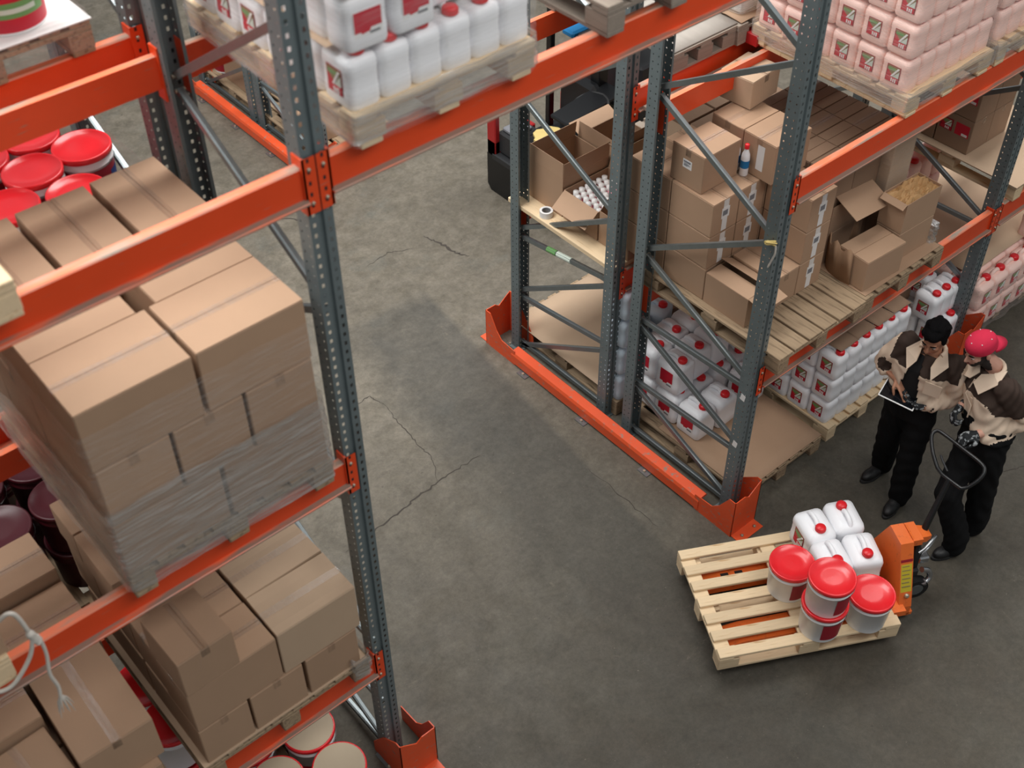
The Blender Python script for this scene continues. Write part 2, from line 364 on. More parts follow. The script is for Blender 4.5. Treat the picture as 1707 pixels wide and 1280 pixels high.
def beam_mesh(Ln, h):
    mb = MB(); y0, y1, yl = -.048, -.004, -.080
    def q(a, b, m):   # one long face of the profile, a and b in (y, z)
        mb.add([(0, *a), (Ln, *a), (Ln, *b), (0, *b)], [(0, 1, 2, 3)], m)
    r = .006
    q((yl, 0), (yl, .007), 'orange_lip'); q((yl, .007), (yl+.004, .010), 'orange_toplit_dusty'); q((yl+.004, .010), (y0, .012), 'orange_lip'); q((y0, .012), (y0, h-r), 'orange'); q((y0, h-r), (y0+r, h), 'orange_toplit_dusty'); q((y0+r, h), (y1, h), 'orange_toplit_dusty'); q((y1, h), (y1, 0), 'orange'); q((y1, 0), (yl, 0), 'orange')
    for x, rev in ((0, 1), (Ln, -1)):
        P = [(x, yl, 0), (x, yl, .010), (x, y0, .012), (x, y0, h), (x, y1, h), (x, y1, 0)]; mb.add(P, [tuple(range(6))[::rev]], 'orange')
    return mb.mesh('beam_body')
def conn_mesh(sx):
    """end plate hugging the upright's front, sx=+1 on the upright left of the beam"""
    mb = MB(); x0, x1 = (-.052, .006) if sx > 0 else (-.006, .052)
    strip(mb, (x0, -.0585), (x1, -.0585), -.06, .19, 'orange', [((x1-x0)*.45, .012)], .018, .05, .028)
    mb.box((x0, -.0575, -.06), (x1, -.0555, .19), 'dark_grey')
    a, b = (-.004, .008) if sx > 0 else (-.008, .004)
    mb.box((a, -.0585, -.06), (b, .01, .19), 'orange')
    for z in (.14, -.01): mb.lathe([(.008, 0), (.008, .008), (.004, .010)], 'bolt', (0, 0, 0), 8, Matrix.Translation((x0+(x1-x0)*.45, -.0585, z)) @ Matrix.Rotation(PI/2, 4, 'X'))
    return mb.mesh('connector')
mat('tape_green', (40, 140, 110), .5)
CONN = {1: conn_mesh(1), -1: conn_mesh(-1)}; BEAMS = {}
def beam(x0, x1, y, z, h, facing, label, group='orange pallet rack beams'):
    """beam between uprights at x0 and x1; facing -1 has its front towards -y"""
    Ln = x1-x0-.11; k = (round(Ln, 3), h)
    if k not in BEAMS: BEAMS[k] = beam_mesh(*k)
    if facing < 0: t = thing('rack_beam', label, 'rack beam', (x0+.055, y, z), (0, 0, 0), group)
    else: t = thing('rack_beam', label, 'rack beam', (x1-.055, y, z), (0, 0, PI), group)
    t['kind'] = 'thing'
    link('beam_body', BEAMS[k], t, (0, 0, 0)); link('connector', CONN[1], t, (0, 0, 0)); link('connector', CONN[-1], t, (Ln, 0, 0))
    return t
XW = XF-XE
LV = {'left': ((1.02, .15), (2.61, .15), (4.22, .15)), 'right': ((1.235, .17), (2.71, .16), (4.22, .15))}
nm = ['low', 'middle', 'top']
for i, (z, h) in enumerate(LV['left']):
    beam(XW, XF, 0, z, h, -1, f"orange beam, {['lowest','middle','topmost'][i]} of the left rack's front face")
    beam(XW, XF, DEP, z, h, 1, f"orange beam along the back of the left front bay, {nm[i]} level")
    beam(XW, XF, Y2, z, h, -1, f"orange beam of the left rear bay, nearer side, {nm[i]} level")
    beam(XW, XF, Y2+DEP, z, h, 1, f"orange beam of the left rear bay, far side, {nm[i]} level")
beam(XF, 0, 0, 4.22, .15, -1, 'long orange bridge beam across the top carrying the white jerrycan pallet')
beam(XF, 0, DEP, 4.22, .15, 1, 'orange bridge beam behind the pallets over the passage')
for i, (z, h) in enumerate(LV['right'][:2]):
    beam(0, XE, 0, z, h, -1, f"orange front beam of the right rack, {['lower under the empty pallet','upper under the pink jerrycans'][i]}")
    beam(0, XE, DEP, z, h, 1, f"orange beam behind the cartons in the right front bay, {['lower','upper'][i]} level")
    beam(0, XE, Y2, z, h, -1, f"orange beam of the right rear bay, nearer side, {['lower','upper'][i]} level")
    beam(0, XE, Y2+DEP, z, h, 1, f"orange beam of the right rear bay, far side, {['lower','upper'][i]} level")
    beam(XE, 2*XE, 0, z, h, -1, f"orange front beam beyond the workers' upright, {['lower','upper'][i]} level")
    beam(XE, 2*XE, DEP, z, h, 1, f"orange rear beam beyond the workers' upright, {['lower','upper'][i]} level")
beam(R2X, R2X+XE, R2Y, 2.0, .15, -1, 'orange beam of the far rack behind the forklift')

# ---------------------------------------------------------------- end guards
def guard_corner(mb_out, my):
    """folded steel corner: front plate with a notch, two side plates; my=+1 for the front corner (plate at -y)"""
    mb = MB(); th = .006; m = 'orange_guard'; s = my
    def P(poly, axis, a, b): mb.prism(poly, axis, min(a, b), max(a, b), m)
    P([(-.20, .0), (.06, .0), (.06, .42), (.03, .40), (-.06, .33), (-.10, .36), (-.20, .36)], 'y', -.20*s, (-.20+th)*s)
    P([(-.20*s, 0), (.16*s, 0), (.16*s, .15), (.0, .16), (-.06*s, .22), (-.14*s, .36), (-.20*s, .36)][::s], 'x', -.20, -.20+th)
    P([(-.20*s, 0), (.10*s, 0), (.10*s, .10), (-.02*s, .30), (-.16*s, .42), (-.20*s, .42)][::s], 'x', .06-th, .06)
    mb.box((-.19, min(-.29*s, -.20*s), 0), (.05, max(-.29*s, -.20*s), .006), m)
    for x in (-.13, 0): mb.lathe([(.012, 0), (.012, .010), (.006, .014)], 'bolt', (x, -.25*s, .006), 8)
    return mb
GC = {1: guard_corner(None, 1).mesh('corner_plate'), -1: guard_corner(None, -1).mesh('corner_plate')}
def end_guard(x, y0, y1, label, flip=False):
    t = thing('rack_end_guard', label, 'rack guard', (x, 0, 0), (0, 0, 0), 'orange rack end guards')
    link('corner_plate', GC[1], t, (0, y0, 0)); link('corner_plate', GC[-1], t, (0, y1, 0))
    mb = MB(); a, b = y0+.12, y1-.12
    poly = [(-.205, .02), (-.205, .10), (-.195, .125), (-.125, .135), (-.115, .125), (-.115, .115), (-.19, .105), (-.19, .02)]
    mb.prism(poly, 'y', a, b, 'orange_guard'); part('rail', mb, t)
    n = 3
    for k in range(n):
        f = MB(); yy = a+(b-a)*(k+.75)/n; f.box((-.25, yy-.05, 0), (-.12, yy+.05, .008), 'galv'); f.lathe([(.011, 0), (.011, .012)], 'bolt', (-.225, yy, .008), 8); part('foot_bracket', f, t)
    return t
end_guard(0, 0, Y2+DEP, 'orange floor guard along the right rack end beside the passage')
end_guard(R2X, R2Y, R2Y+2*DEP+.18, 'distant orange floor guard at the far rack seen past the left upright')
t = thing('corner_guard', 'orange corner guard at the foot of the left foreground upright', 'rack guard', (XF, 0, 0), (0, 0, 0))
cgm = link('corner_plate', GC[1], t); t.scale = (-1, 1, 1)
t = thing('corner_guard', 'orange corner guard at the foot of the upright behind the workers', 'rack guard', (XE, 0, 0), (0, 0, 0)); link('corner_plate', GC[1], t)
# ================================================================ prototypes of the stored goods
def pallet_proto(wd, Ln, wood, nb=7, bw=.092, h=.144, cross=False):
    """four-way pallet: deck boards along local y, origin at the bottom centre"""
    p = Proto(); rr = random.Random(int(wd*1000+nb))
    def board(lo, hi): mb = MB(); mb.box(lo, hi, wood, None, .003); return mb
    m = board((-bw/2, -Ln/2, 0), (bw/2, Ln/2, .022)).mesh('deck_board')
    for k in range(nb):
        x = -wd/2+bw/2+k*(wd-bw)/(nb-1)
        p.add('deck_board', m, None, (x, rr.uniform(-.004, .004), h-.022), (0, 0, rr.uniform(-.004, .004)))
    m = board((-wd/2, -.05, 0), (wd/2, .05, .022)).mesh('cross_board')
    ys = (-Ln/2+.05, 0, Ln/2-.05)
    for y in ys: p.add('cross_board', m, None, (0, y, h-.0445))
    xs = (-wd/2+.055, 0, wd/2-.055); hb = h-.0445-.022
    m = board((-.053, -.07, 0), (.053, .07, hb)).mesh('block')
    for x in xs:
        for y in (-Ln/2+.07, 0, Ln/2-.07): p.add('block', m, None, (x, y, .022))
    if cross:
        m = board((-wd/2, -.05, 0), (wd/2, .05, .022)).mesh('skid_board')
        for y in (-Ln/2+.07, 0, Ln/2-.07): p.add('skid_board', m, None, (0, y, 0))
    else:
        m = board((-.05, -Ln/2, 0), (.05, Ln/2, .022)).mesh('skid_board')
        for x in xs: p.add('skid_board', m, None, (x, 0, 0))
    return p
PW, PL = .88, 1.22
PAL_NEW = pallet_proto(PW, PL, 'wood_new'); PAL_OLD = pallet_proto(PW, PL, 'wood_old'); PAL_GREY = pallet_proto(PW, PL, 'wood_grey'); PAL_WIDE = pallet_proto(1.0, PL, 'wood_old', 8)
PAL_X = pallet_proto(PL, PW, 'wood_new', 9, .10, .144, True)      # deck boards along the beam
PAL_XG = pallet_proto(PL, .60, 'wood_grey', 8, .11)
PAL_JACK = pallet_proto(.88, 1.23, 'wood_new', 7, .076)
PAL_SLAT = pallet_proto(.88, PL, 'wood_old', 6, .132)
def pallet(proto, x, y, z, label, rz=0, group='wooden pallets'):
    return proto.spawn('pallet', label, 'pallet', (x, y, z), (0, 0, rz), group)

# ---- cartons
_cm = {}
def carton_meshes(lx, ly, lz, seam, tone):
    k = (round(lx, 3), round(ly, 3), round(lz, 3), seam, tone)
    if k in _cm: return _cm[k]
    b = MB(); b.box((-lx/2, -ly/2, 0), (lx/2, ly/2, lz-.004), tone, None, .004)
    f = []
    for s in (-1, 1):
        q = MB(); g = .0035
        if seam == 'x': lo, hi = ((-lx/2+.002, g, 0), (lx/2-.002, ly/2-.002, .0038))
        else: lo, hi = ((g, -ly/2+.002, 0), (lx/2-.002, ly/2-.002, .0038))
        if s < 0: lo, hi = ((-hi[0], -hi[1], 0), (-lo[0], -lo[1], .0038))
        q.box(lo, hi, tone); f.append(q.mesh('flap'))
    t = MB(); w2 = .022; dn = .055; e = .0012
    if seam == 'x':
        t.box((-lx/2-e, -w2, lz), (lx/2+e, w2, lz+e), 'tape')
        for s in (-1, 1): a, b_ = sorted((s*lx/2, s*(lx/2+e))); t.box((a, -w2, lz-dn), (b_, w2, lz), 'tape')
    else:
        t.box((-w2, -ly/2-e, lz), (w2, ly/2+e, lz+e), 'tape')
        for s in (-1, 1): a, b_ = sorted((s*ly/2, s*(ly/2+e))); t.box((-w2, a, lz-dn), (w2, b_, lz), 'tape')
    _cm[k] = (b.mesh('carton_body'), f, t.mesh('tape'))
    return _cm[k]
def carton(x, y, z, lx, ly, lz, label, seam='x', tone='card', rz=0, group=None, tape=True, name='carton', lift=0):
    """closed carton on its base centre (x, y, z) with two flaps and a strip of tape"""
    bm_, fl_, tp = carton_meshes(lx, ly, lz, seam, tone)
    t = thing(name, label, 'box', (x, y, z), (0, 0, rz), group)
    link('carton_body', bm_, t)
    for i, s in enumerate((-1, 1)):
        r = lift*RND.uniform(.2, 1)*(1 if i else -1)
        rot = (r, 0, 0) if seam == 'x' else (0, -r, 0)
        # flaps hinge at their outer edge
        h = (0, s*ly/2, 0) if seam == 'x' else (s*lx/2, 0, 0)
        v = Vector((0, 0, lz-.0042)); R = Euler(rot).to_matrix(); off = Vector(h)-R @ Vector(h)
        link('flap', fl_[i], t, tuple(v+off), rot)
    if tape: link('tape', tp, t)
    return t
def decal(parent, name, pts_mats, origin, ux, uy, eps=.0008, label=None):
    """thin printed sheet: polygons (list of (u,v) corners, material) stacked in tiny steps on a plane"""
    ux = Vector(ux).normalized(); uy = Vector(uy).normalized(); n = ux.cross(uy); O = Vector(origin); mb = MB()
    for i, (poly, m) in enumerate(pts_mats):
        k = len(poly); d = n*(eps*(i+1)); vs = [O+ux*a+uy*b+d for a, b in poly]; vb = [O+ux*a+uy*b for a, b in poly]
        mb.add(vs+vb, [tuple(range(k))]+[(j, k+j, k+(j+1) % k, (j+1) % k) for j in range(k)], m)
    me = mb.mesh(name)
    return link(name, me, parent, label=label) if parent else me
def R(a, b, c, d): return [(a, b), (c, b), (c, d), (a, d)]
def ship_label(w=.07, h=.09):
    return [(R(-w/2, -h/2, w/2, h/2), 'paper')]+[(R(-w*.35, h*(.05-.09*i), w*(.05+.3*((i*7) % 3)/2), h*(.09-.09*i)), 'print_grey') for i in range(4)]+[(R(-w*.38, h*.2, w*.36, h*.36), 'print_grey')]
WHITE_TAPE = [(R(-.024, -.12, .024, .12), 'paper'), (R(-.036, -.02, .036, .06), 'paper'), (R(-.026, .0, .02, .04), 'print_grey')]

# ---- jerrycans
def z_label(w=.098, h=.108):
    a, b = w/2, h/2
    return [(R(-a, -b, a, b), 'lab_dark'), (R(-a*.86, -b*.30, a*.86, b*.88), 'lab_olive'), ([(-a*.86, -b*.3), (a*.15, -b*.3), (-a*.86, b*.45)], 'lab_red'),
            (R(-a*.8, b*.42, a*.3, b*.66), 'lab_green'), ([(a*.0, -b*.3), (a*.86, -b*.3), (a*.86, b*.5)], 'lab_pale'), ([(-a*.28, -b*.3), (-a*.02, -b*.3), (a*.82, b*.8), (a*.56, b*.8)], 'lab_white'),
            (R(-a*.86, -b*.92, a*.86, -b*.38), 'lab_red'), (R(-a*.1, -b*.86, a*.06, -b*.44), 'lab_white'), (R(a*.18, -b*.86, a*.34, -b*.5), 'lab_white'), (R(a*.46, -b*.86, a*.62, -b*.44), 'lab_white')]
def red_label(w, h, white=True):
    a, b = w/2, h/2
    return [(R(-a, -b, a, b), 'lab_white' if white else 'lab_red'), ([(-a*.94, -b*.62), (-a*.5, -b*.62), (-a*.45, -b*.78), (a*.1, -b*.7), (a*.2, -b*.45), (a*.94, -b*.45), (a*.94, b*.95), (-a*.94, b*.95)], 'lab_red'),
            (R(a*.1, -b*.9, a*.8, -b*.72), 'print_grey')]
def jug_proto(d, w, h, body, label, cap='cap_red', hs=1.0, label_on=('x',)):
    """jerrycan: d along x, w along y (its wide side), shoulders, moulded handle over the top and a screw cap"""
    p = Proto(); mb = MB(); r = .032*hs; zs = h*.80
    rings = [rrect(d*.92, w*.94, 0, r*.8), rrect(d, w, .012, r), rrect(d, w, h*.30, r), rrect(d*.975, w*.985, h*.36, r), rrect(d*.975, w*.985, h*.62, r), rrect(d, w, h*.67, r), rrect(d, w, zs*.97, r),
             rrect(d*.93, w*.95, zs+.02*hs, r), rrect(d*.62, w*.74, h*.93, r*.8), rrect(d*.50, w*.62, h*.95, r*.7)]
    mb.loft(rings, body)
    # moulded handle: a bar bridging a hollow beside the neck
    yh = w*.17
    mb.tube([(0, w*.36, h*.87), (0, w*.33, h*.985), (0, w*.20, h*1.03), (0, w*.02, h*1.03), (0, -w*.08, h*.97)], [.017*hs, .016*hs, .015*hs, .015*hs, .017*hs], body, 8)
    mb.lathe([(.024*hs, h*.90), (.024*hs, h*1.0)], body, (0, -w*.24, 0), 12)
    bi = p.add('can_body', mb)
    c = MB(); n = 20; pr = [(.031*hs, 0), (.031*hs, .022*hs), (.028*hs, .028*hs), (.0, .028*hs)]
    c.lathe(pr, cap, (0, 0, 0), n, None, True, False)
    for i in range(n): a = 2*PI*i/n; c.box((.0295*hs, -.002, .001), (.033*hs, .002, .021*hs), cap, Matrix.Rotation(a, 4, 'Z'))
    p.add('screw_cap', c, None, (0, -w*.24, h*.955))
    if label: p.add('label', decal(None, 'label', label, (-d/2, 0, h*.46), (0, -1, 0), (0, 0, 1)))
    return p
JD, JW, JH = .142, .190, .218
JUG_Z = jug_proto(JD, JW, JH, 'jug_white', z_label())
JUG_PINK = jug_proto(JD, JW, JH, 'jug_pink', z_label())
JUG_W = jug_proto(JD, JW, JH, 'jug_white', red_label(.125, .10))
JUG_BIG = jug_proto(.205, .225, .272, 'jug_white', red_label(.125, .15), hs=1.05)
JUG_BLUE = jug_proto(.205, .225, .262, 'jug_blue', None, hs=1.05)
JUG_PLAIN = jug_proto(.21, .265, .262, 'jug_white', None, hs=1.1)

# ---- tubs with lids
def tub_proto(r, h, body, lid, label=None, band=None):
    p = Proto(); b = MB()
    b.lathe([(r*.86, 0), (r*.87, .006), (r*.935, h*.78), (r*.965, h*.78), (r*.965, h*.80), (r*.94, h*.81), (r*.95, h*.93), (r*.95, h-.012)], body, (0, 0, 0), 36)
    if band:
        for z0, z1, m in band:
            q0 = r*(.87+.065*z0/.78)+.0012; q1 = r*(.87+.065*z1/.78)+.0012
            b.lathe([(q0, h*z0), (q1, h*z1)], m, (0, 0, 0), 36, None, True, False)
    if label:
        for (a0, a1, z0, z1, m, e) in label:
            n = 10; vs = []; fs = []
            for i in range(n+1):
                a = a0+(a1-a0)*i/n
                for z in (z0, z1): q = r*(.87+.065*z/.78)+e; vs.append((q*math.cos(a), q*math.sin(a), h*z))
                if i: fs.append((2*i-2, 2*i, 2*i+1, 2*i-1))
            b.add(vs, fs, m, True)
    p.add('tub_body', b)
    l = MB(); l.lathe([(r*.965, -.022), (r, -.020), (r, .004), (r*.975, .009), (r*.93, .009), (r*.90, .002), (r*.4, .001), (.0005, .002)], lid, (0, 0, 0), 40, None, True, False)
    p.add('lid', l, None, (0, 0, h-.004))
    hd = MB(); hd.tube([(r*.99*math.cos(a), r*.99*math.sin(a), -.10*h*math.sin((a+PI*.5)/1)) for a in [PI*(.02+.96*i/12)-PI/2 for i in range(13)]], .0022, 'chrome', 6)
    p.add('wire_handle', hd, None, (0, 0, h*.82))
    return p
LBL = [(PI*1.30, PI*1.62, .12, .72, 'lab_dark', .0016)]
TUB = tub_proto(.150, .262, 'tub_white', 'lid_red', LBL)
TUB_DARK = tub_proto(.148, .30, 'tub_white', 'lid_red', [(PI*1.52, PI*1.95, .38, .62, 'lab_blue', .0022)], [(.06, .74, 'lab_dark')])
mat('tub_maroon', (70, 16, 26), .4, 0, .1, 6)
TUB_MAROON = tub_proto(.165, .30, 'tub_maroon', 'tub_maroon')
TUB_GREEN = tub_proto(.165, .30, 'tub_white', 'lid_red', [(PI*1.15, PI*1.70, .24, .46, 'lab_green', .0022), (PI*1.2, PI*1.6, .31, .38, 'lab_pale', .003)], [(.04, .74, 'lab_red')])
mat('lid_cream', (196, 178, 152), .6, 0, .06, 4)
TUB_CREAM = tub_proto(.158, .31, 'tub_white', 'lid_red', [(PI*1.1, PI*1.9, .1, .4, 'lab_red', .0016)])
def wrap(name, x0, y0, z0, x1, y1, z1, label, m='film', top=False, amp=.006, gap=.008, r=.03, n=26, seed=1, only=None):
    """stretch film round a load: a creased sleeve that follows the load's outline"""
    rr = random.Random(seed); mb = MB(); rings = []; cx, cy = (x0+x1)/2, (y0+y1)/2
    def ringat(z, e):
        base = rrect(x1-x0+2*gap, y1-y0+2*gap, z, r, cx, cy, 4); out = []
        for i in range(len(base)):
            a = Vector(base[i]); b = Vector(base[(i+1) % len(base)]); k = max(1, int((b-a).length/.07))
            for j in range(k):
                q = a+(b-a)*(j/k); d = Vector((q.x-cx, q.y-cy, 0)).normalized(); out.append(tuple(q+d*rr.uniform(-.3, 1)*amp*e))
        return out
    for k in range(n+1): rings.append(ringat(z0+(z1-z0)*k/n, 1))
    mb.loft(rings, m, False, True)
    if top:
        c = (cx, cy, z1+.004); nn = len(rings[-1]); mb.add(rings[-1]+[c], [(i, (i+1) % nn, nn) for i in range(nn)], m, True)
    o = link(name, mb.mesh(name)); tag(o, label, 'plastic wrap', 'stretch film round pallet loads'); return o
# ================================================================ left rack, middle level: wrapped carton stack
zL2 = 2.76
pallet(PAL_WIDE, -3.69, .50, zL2, 'worn pallet under the wrapped carton stack on the left rack')
bx0, bx1, by0 = -4.185, -3.20, -.10
H3 = .309; z0 = zL2+.144
def stack7(layer, z):
    """two rows of two cartons at the front, three turned ones at the back"""
    where = ['bottom', 'middle', 'top'][layer]
    if layer != 1:
        W2 = (bx1-bx0)/2
        for r, (ya, yb) in enumerate(((by0, by0+.36), (by0+.362, by0+.722))):
            for c in range(2):
                g = .006 if c == 0 else -.002
                carton(bx0+W2*(c+.5)+(-.004 if c == 0 else .004)*(1+4*r), (ya+yb)/2+.003*c, z, W2-.012-.034*r, yb-ya, H3-.002,
                       f"{'left' if c==0 else 'right'} carton of the {['front','second'][r]} row, {where} layer of the wrapped stack", 'x', 'card', RND.uniform(-.006, .006), 'cartons of the wrapped stack')
        W3 = (bx1+.06-bx0)/3
        for c in range(3):
            carton(bx0+W3*(c+.5), by0+.725+.285, z, W3-.03, .53, H3-.002, f"{['left','middle','right'][c]} turned carton at the back, {where} layer of the wrapped stack", 'y', 'card', RND.uniform(-.012, .012), 'cartons of the wrapped stack')
    else:
        W3 = (bx1-bx0)/3
        for c in range(3):
            carton(bx0+W3*(c+.5), by0+.27, z, W3-.016, .54, H3-.002, f"{['left','middle','right'][c]} front carton, middle layer of the wrapped stack", 'y', 'card', 0, 'cartons of the wrapped stack')
        W2 = (bx1-bx0)/2
        for r in range(2):
            for c in range(2): carton(bx0+W2*(c+.5), by0+.55+.36*(r+.5), z, W2-.012, .355, H3-.002, f"{['left','right'][c]} carton of the {['third','rear'][r]} row, middle layer of the wrapped stack", 'x', 'card', 0, 'cartons of the wrapped stack')
for L_ in range(3): stack7(L_, z0+L_*H3)
wrap('stretch_film', bx0, by0, z0-.10, bx1, 1.17, z0+.40, 'milky stretch film round the foot of the left carton stack', 'film_heavy', False, .010, .016, .03, 24, 3)
wrap('stretch_film', bx0, by0, z0+.40, bx1, 1.17, z0+3*H3-.10, 'clear stretch film round the upper half of the left carton stack', 'film', False, .006, .018, .03, 18, 4)

# ---- left rack, low level
zL1 = 1.17
pallet(PAL_WIDE, -3.66, .50, zL1, 'pallet under the sagging cartons low on the left rack')
sh = MB(); sh.box((-4.16, -.11, zL1+.144), (-3.17, 1.12, zL1+.152), 'card_pale'); tag(link('slip_sheet', sh.mesh('slip_sheet')), 'pale cardboard slip sheet under the lowest left cartons', 'cardboard sheet')
G = 'cartons low on the left rack'; zb = zL1+.153
for c, (xa, xb) in enumerate(((-4.135, -3.85), (-3.845, -3.53), (-3.52, -3.20))):
    carton((xa+xb)/2, .165, zb, xb-xa-.01, .53, .29, f"{['left','middle','right'][c]} carton of the front bottom row above the lowest left beam", 'y', 'card', 0, G)
    carton((xa+xb)/2, .75, zb, xb-xa-.01, .60, .29, f"{['left','middle','right'][c]} carton hidden at the back of the lowest left pallet", 'y', 'card', 0, G)
ztop = zb+.292
carton(-3.885, .045, ztop, .49, .285, .315, 'wide carton with soft sides under the small upright one, lower left', 'x', 'card', .01, G)
carton(-3.40, .045, ztop, .455, .285, .325, 'carton with a dark taped slit at the front right of the lower left pallet', 'x', 'card_pale', -.01, G, lift=.10)
carton(-3.40, .335, ztop, .455, .28, .325, 'carton with bright tape behind the slit one, lower left pallet', 'x', 'card_pale', .012, G, lift=.06)
carton(-3.885, .335, ztop, .48, .28, .315, 'carton in the middle row behind the small upright one', 'x', 'card', 0, G)
carton(-3.885, .66, ztop, .48, .34, .315, 'carton in the third row, left, lower left pallet', 'y', 'card', 0, G)
carton(-3.885, .99, ztop, .48, .30, .315, 'rearmost left carton of the lower left pallet', 'y', 'card', 0, G)
carton(-3.40, .66, ztop, .46, .34, .31, 'third-row right carton under the wrapped stack', 'x', 'card', 0, G)
carton(-3.985, .06, ztop+.318, .29, .33, .262, 'small upright carton on top of the others, lower left pallet', 'y', 'card', .02, G)
carton(-4.02, .72, ztop+.318, .22, .40, .02+.2, 'narrow carton in the shade behind the small upright one', 'y', 'card', 0, G)
carton(-4.02, 1.06, ztop+.318, .22, .26, .22, 'rear narrow carton in shade on the lower left pallet', 'y', 'card', 0, G)
# crumpled clear film at the right end of the board
wrap('stretch_film', -3.26, -.12, zL1+.03, -3.165, .02, zL1+.22, 'crumpled clear film at the pallet corner by the lowest left beam', 'film_heavy', False, .02, .004, .02, 8, 9)

# ---- left rack, low level, pallet at the left edge
pallet(PAL_WIDE, -4.80, .50, zL1, 'pallet at the lower left corner of the picture')
G = 'cartons at the lower left corner'
zb = zL1+.145
for c in range(2):
    for r in range(3):
        carton(-4.51-.355*c-.01*c, .07+.40*r, zb, .34, .385, .30, f"{['right','left'][c]} carton of row {['one','two','three'][r]}, hidden bottom layer, lower left corner", 'y', 'card', 0, G)
zc = zb+.302
carton(-4.475, .20, zc, .36, .56, .30, 'long carton with a bright taped seam at the lower left corner', 'y', 'card', -.02, G)
carton(-4.85, .06, zc, .33, .36, .24, 'carton with shaded top at the very lower left edge', 'y', 'card', .05, G)
carton(-4.85, .44, zc, .34, .36, .30, 'carton behind the shaded one at the lower left edge', 'x', 'card', 0, G)
for i, (x, y, lx, ly, hh) in enumerate(((-4.47, .68, .40, .36, .36), (-4.47, 1.03, .40, .30, .44), (-4.90, .68, .42, .34, .36), (-4.90, 1.03, .42, .32, .46))):
    carton(x, y, zc, lx, ly, hh, ['taped carton behind the long one, left edge', 'rear carton under the shadow, left edge', 'carton at the left border behind the rope', 'rearmost carton at the left border'][i], 'x', 'card', 0, G)
# ---- left rack, pallet beyond the wrapped stack at the middle level: its corner and the tied rope at the left edge
pallet(PAL_NEW, -5.16, .47, zL2, 'pale pallet corner with a rope end at the left edge', 0)
for r in range(2):
    for c in range(2):
        for k in range(3): carton(-5.37+.45*c, .16+.58*r, zL2+.145+.32*k, .42, .56, .315, f"{['outer','inner'][c]} {['front','rear'][r]} carton, {['lower','middle','upper'][k]} layer of the pallet past the left edge", 'y', 'card', 0, 'cartons past the left edge')
rp = MB(); P_ = [(-4.70, -.13, 3.10), (-4.66, -.155, 3.14), (-4.635, -.16, 3.10), (-4.62, -.165, 2.97), (-4.625, -.17, 2.95), (-4.66, -.165, 2.86), (-4.74, -.16, 2.77), (-4.80, -.15, 2.75), (-4.86, -.13, 2.78)]
def smooth(pts, k=5):
    out = []; pts = [Vector(p) for p in pts]
    for i in range(len(pts)-1):
        a, b, c, d = pts[max(0, i-1)], pts[i], pts[i+1], pts[min(len(pts)-1, i+2)]
        for j in range(k):
            t = j/k; out.append(.5*((2*b)+(c-a)*t+(2*a-5*b+4*c-d)*t*t+(3*b-a-3*c+d)*t**3))
    return out+[pts[-1]]
t = thing('rope_end', 'frayed pale rope knotted and hanging from the pallet at the left edge', 'rope')
rp.tube(smooth(P_), .009, 'rope', 8); part('loop', rp, t)
r2_ = MB(); r2_.tube(smooth([(-4.622, -.165, 2.96), (-4.60, -.17, 2.93), (-4.60, -.17, 2.83), (-4.62, -.175, 2.72), (-4.612, -.175, 2.62), (-4.62, -.178, 2.56)]), [.008]*26, 'rope', 8); part('tail', r2_, t)
kn = MB()
for k in range(5): kn.lathe([(.003, -.02), (.017, -.008), (.017, .008), (.003, .02)], 'rope', (0, 0, 0), 8, Matrix.Translation((-4.622+.004*k, -.168, 2.985-.014*k)) @ Matrix.Rotation(.5*k, 4, 'X') @ Matrix.Rotation(.7*k, 4, 'Y'))
part('knot', kn, t)
fr = MB()
for k in range(9):
    a = k*.7; fr.tube([(-4.62, -.178, 2.565), (-4.62+.02*math.cos(a), -.178+.012*math.sin(a), 2.53-.006*(k % 3)), (-4.62+.035*math.cos(a), -.178+.014*math.sin(a), 2.47-.02*(k % 3))], [.005, .004, .001], 'rope', 5)
part('frayed_end', fr, t)
# cream pallet corner on the top beam at the left edge
pallet(PAL_NEW, -4.66, .46, 4.37, 'pale pallet corner on the top left beam, close to the camera')
for r in range(2): carton(-4.80, .18+.56*r, 4.516, .56, .54, .42, f"{['front','rear'][r]} unseen carton added on the top left pallet to shade the stack", 'y', 'card', 0, 'cartons past the left edge')  # unseen load, added to shade the side of the wrapped stack

# ---- left rack, floor level: tubs under the lowest beam
pallet(PAL_OLD, -3.73, .44, 0, 'worn pallet on the floor under the left rack')
k = 0
TPOS = [(-3.44, -.085), (-3.44, .235), (-3.757, .07), (-3.44, .555), (-3.757, .39), (-3.757, .71), (-3.44, .875)]
for i, (x, y) in enumerate(TPOS):
    TUB_CREAM.spawn('lidded_tub', f"red-rimmed tub under a beige disc, {ORD[i]} on the left floor pallet", 'tub', (x, y, .145), (0, 0, .3*i), 'tubs on the floor under the left rack')
    ds = MB(); ds.lathe([(.148, 0), (.148, .003), (.0005, .0032)], 'lid_cream', (0, 0, 0), 32, None, False, False)
    d_ = link('card_disc', ds.mesh('card_disc'), None, (x, y, .145+.312)); tag(d_, f"beige card disc on the {ORD[i]} floor tub under the left rack", 'card disc', 'discs on the floor tubs')
for i, (x, y) in enumerate(((-4.075, .60), (-4.075, .925))):
    for kk in range(2): TUB_CREAM.spawn('lidded_tub', f"white and red tub in the dark gap between the left pallets, {['lower','upper'][kk]}, {['nearer','farther'][i]}", 'tub', (x, y, .145+.32*kk), (0, 0, 2.4), 'tubs in the gap of the left rack')

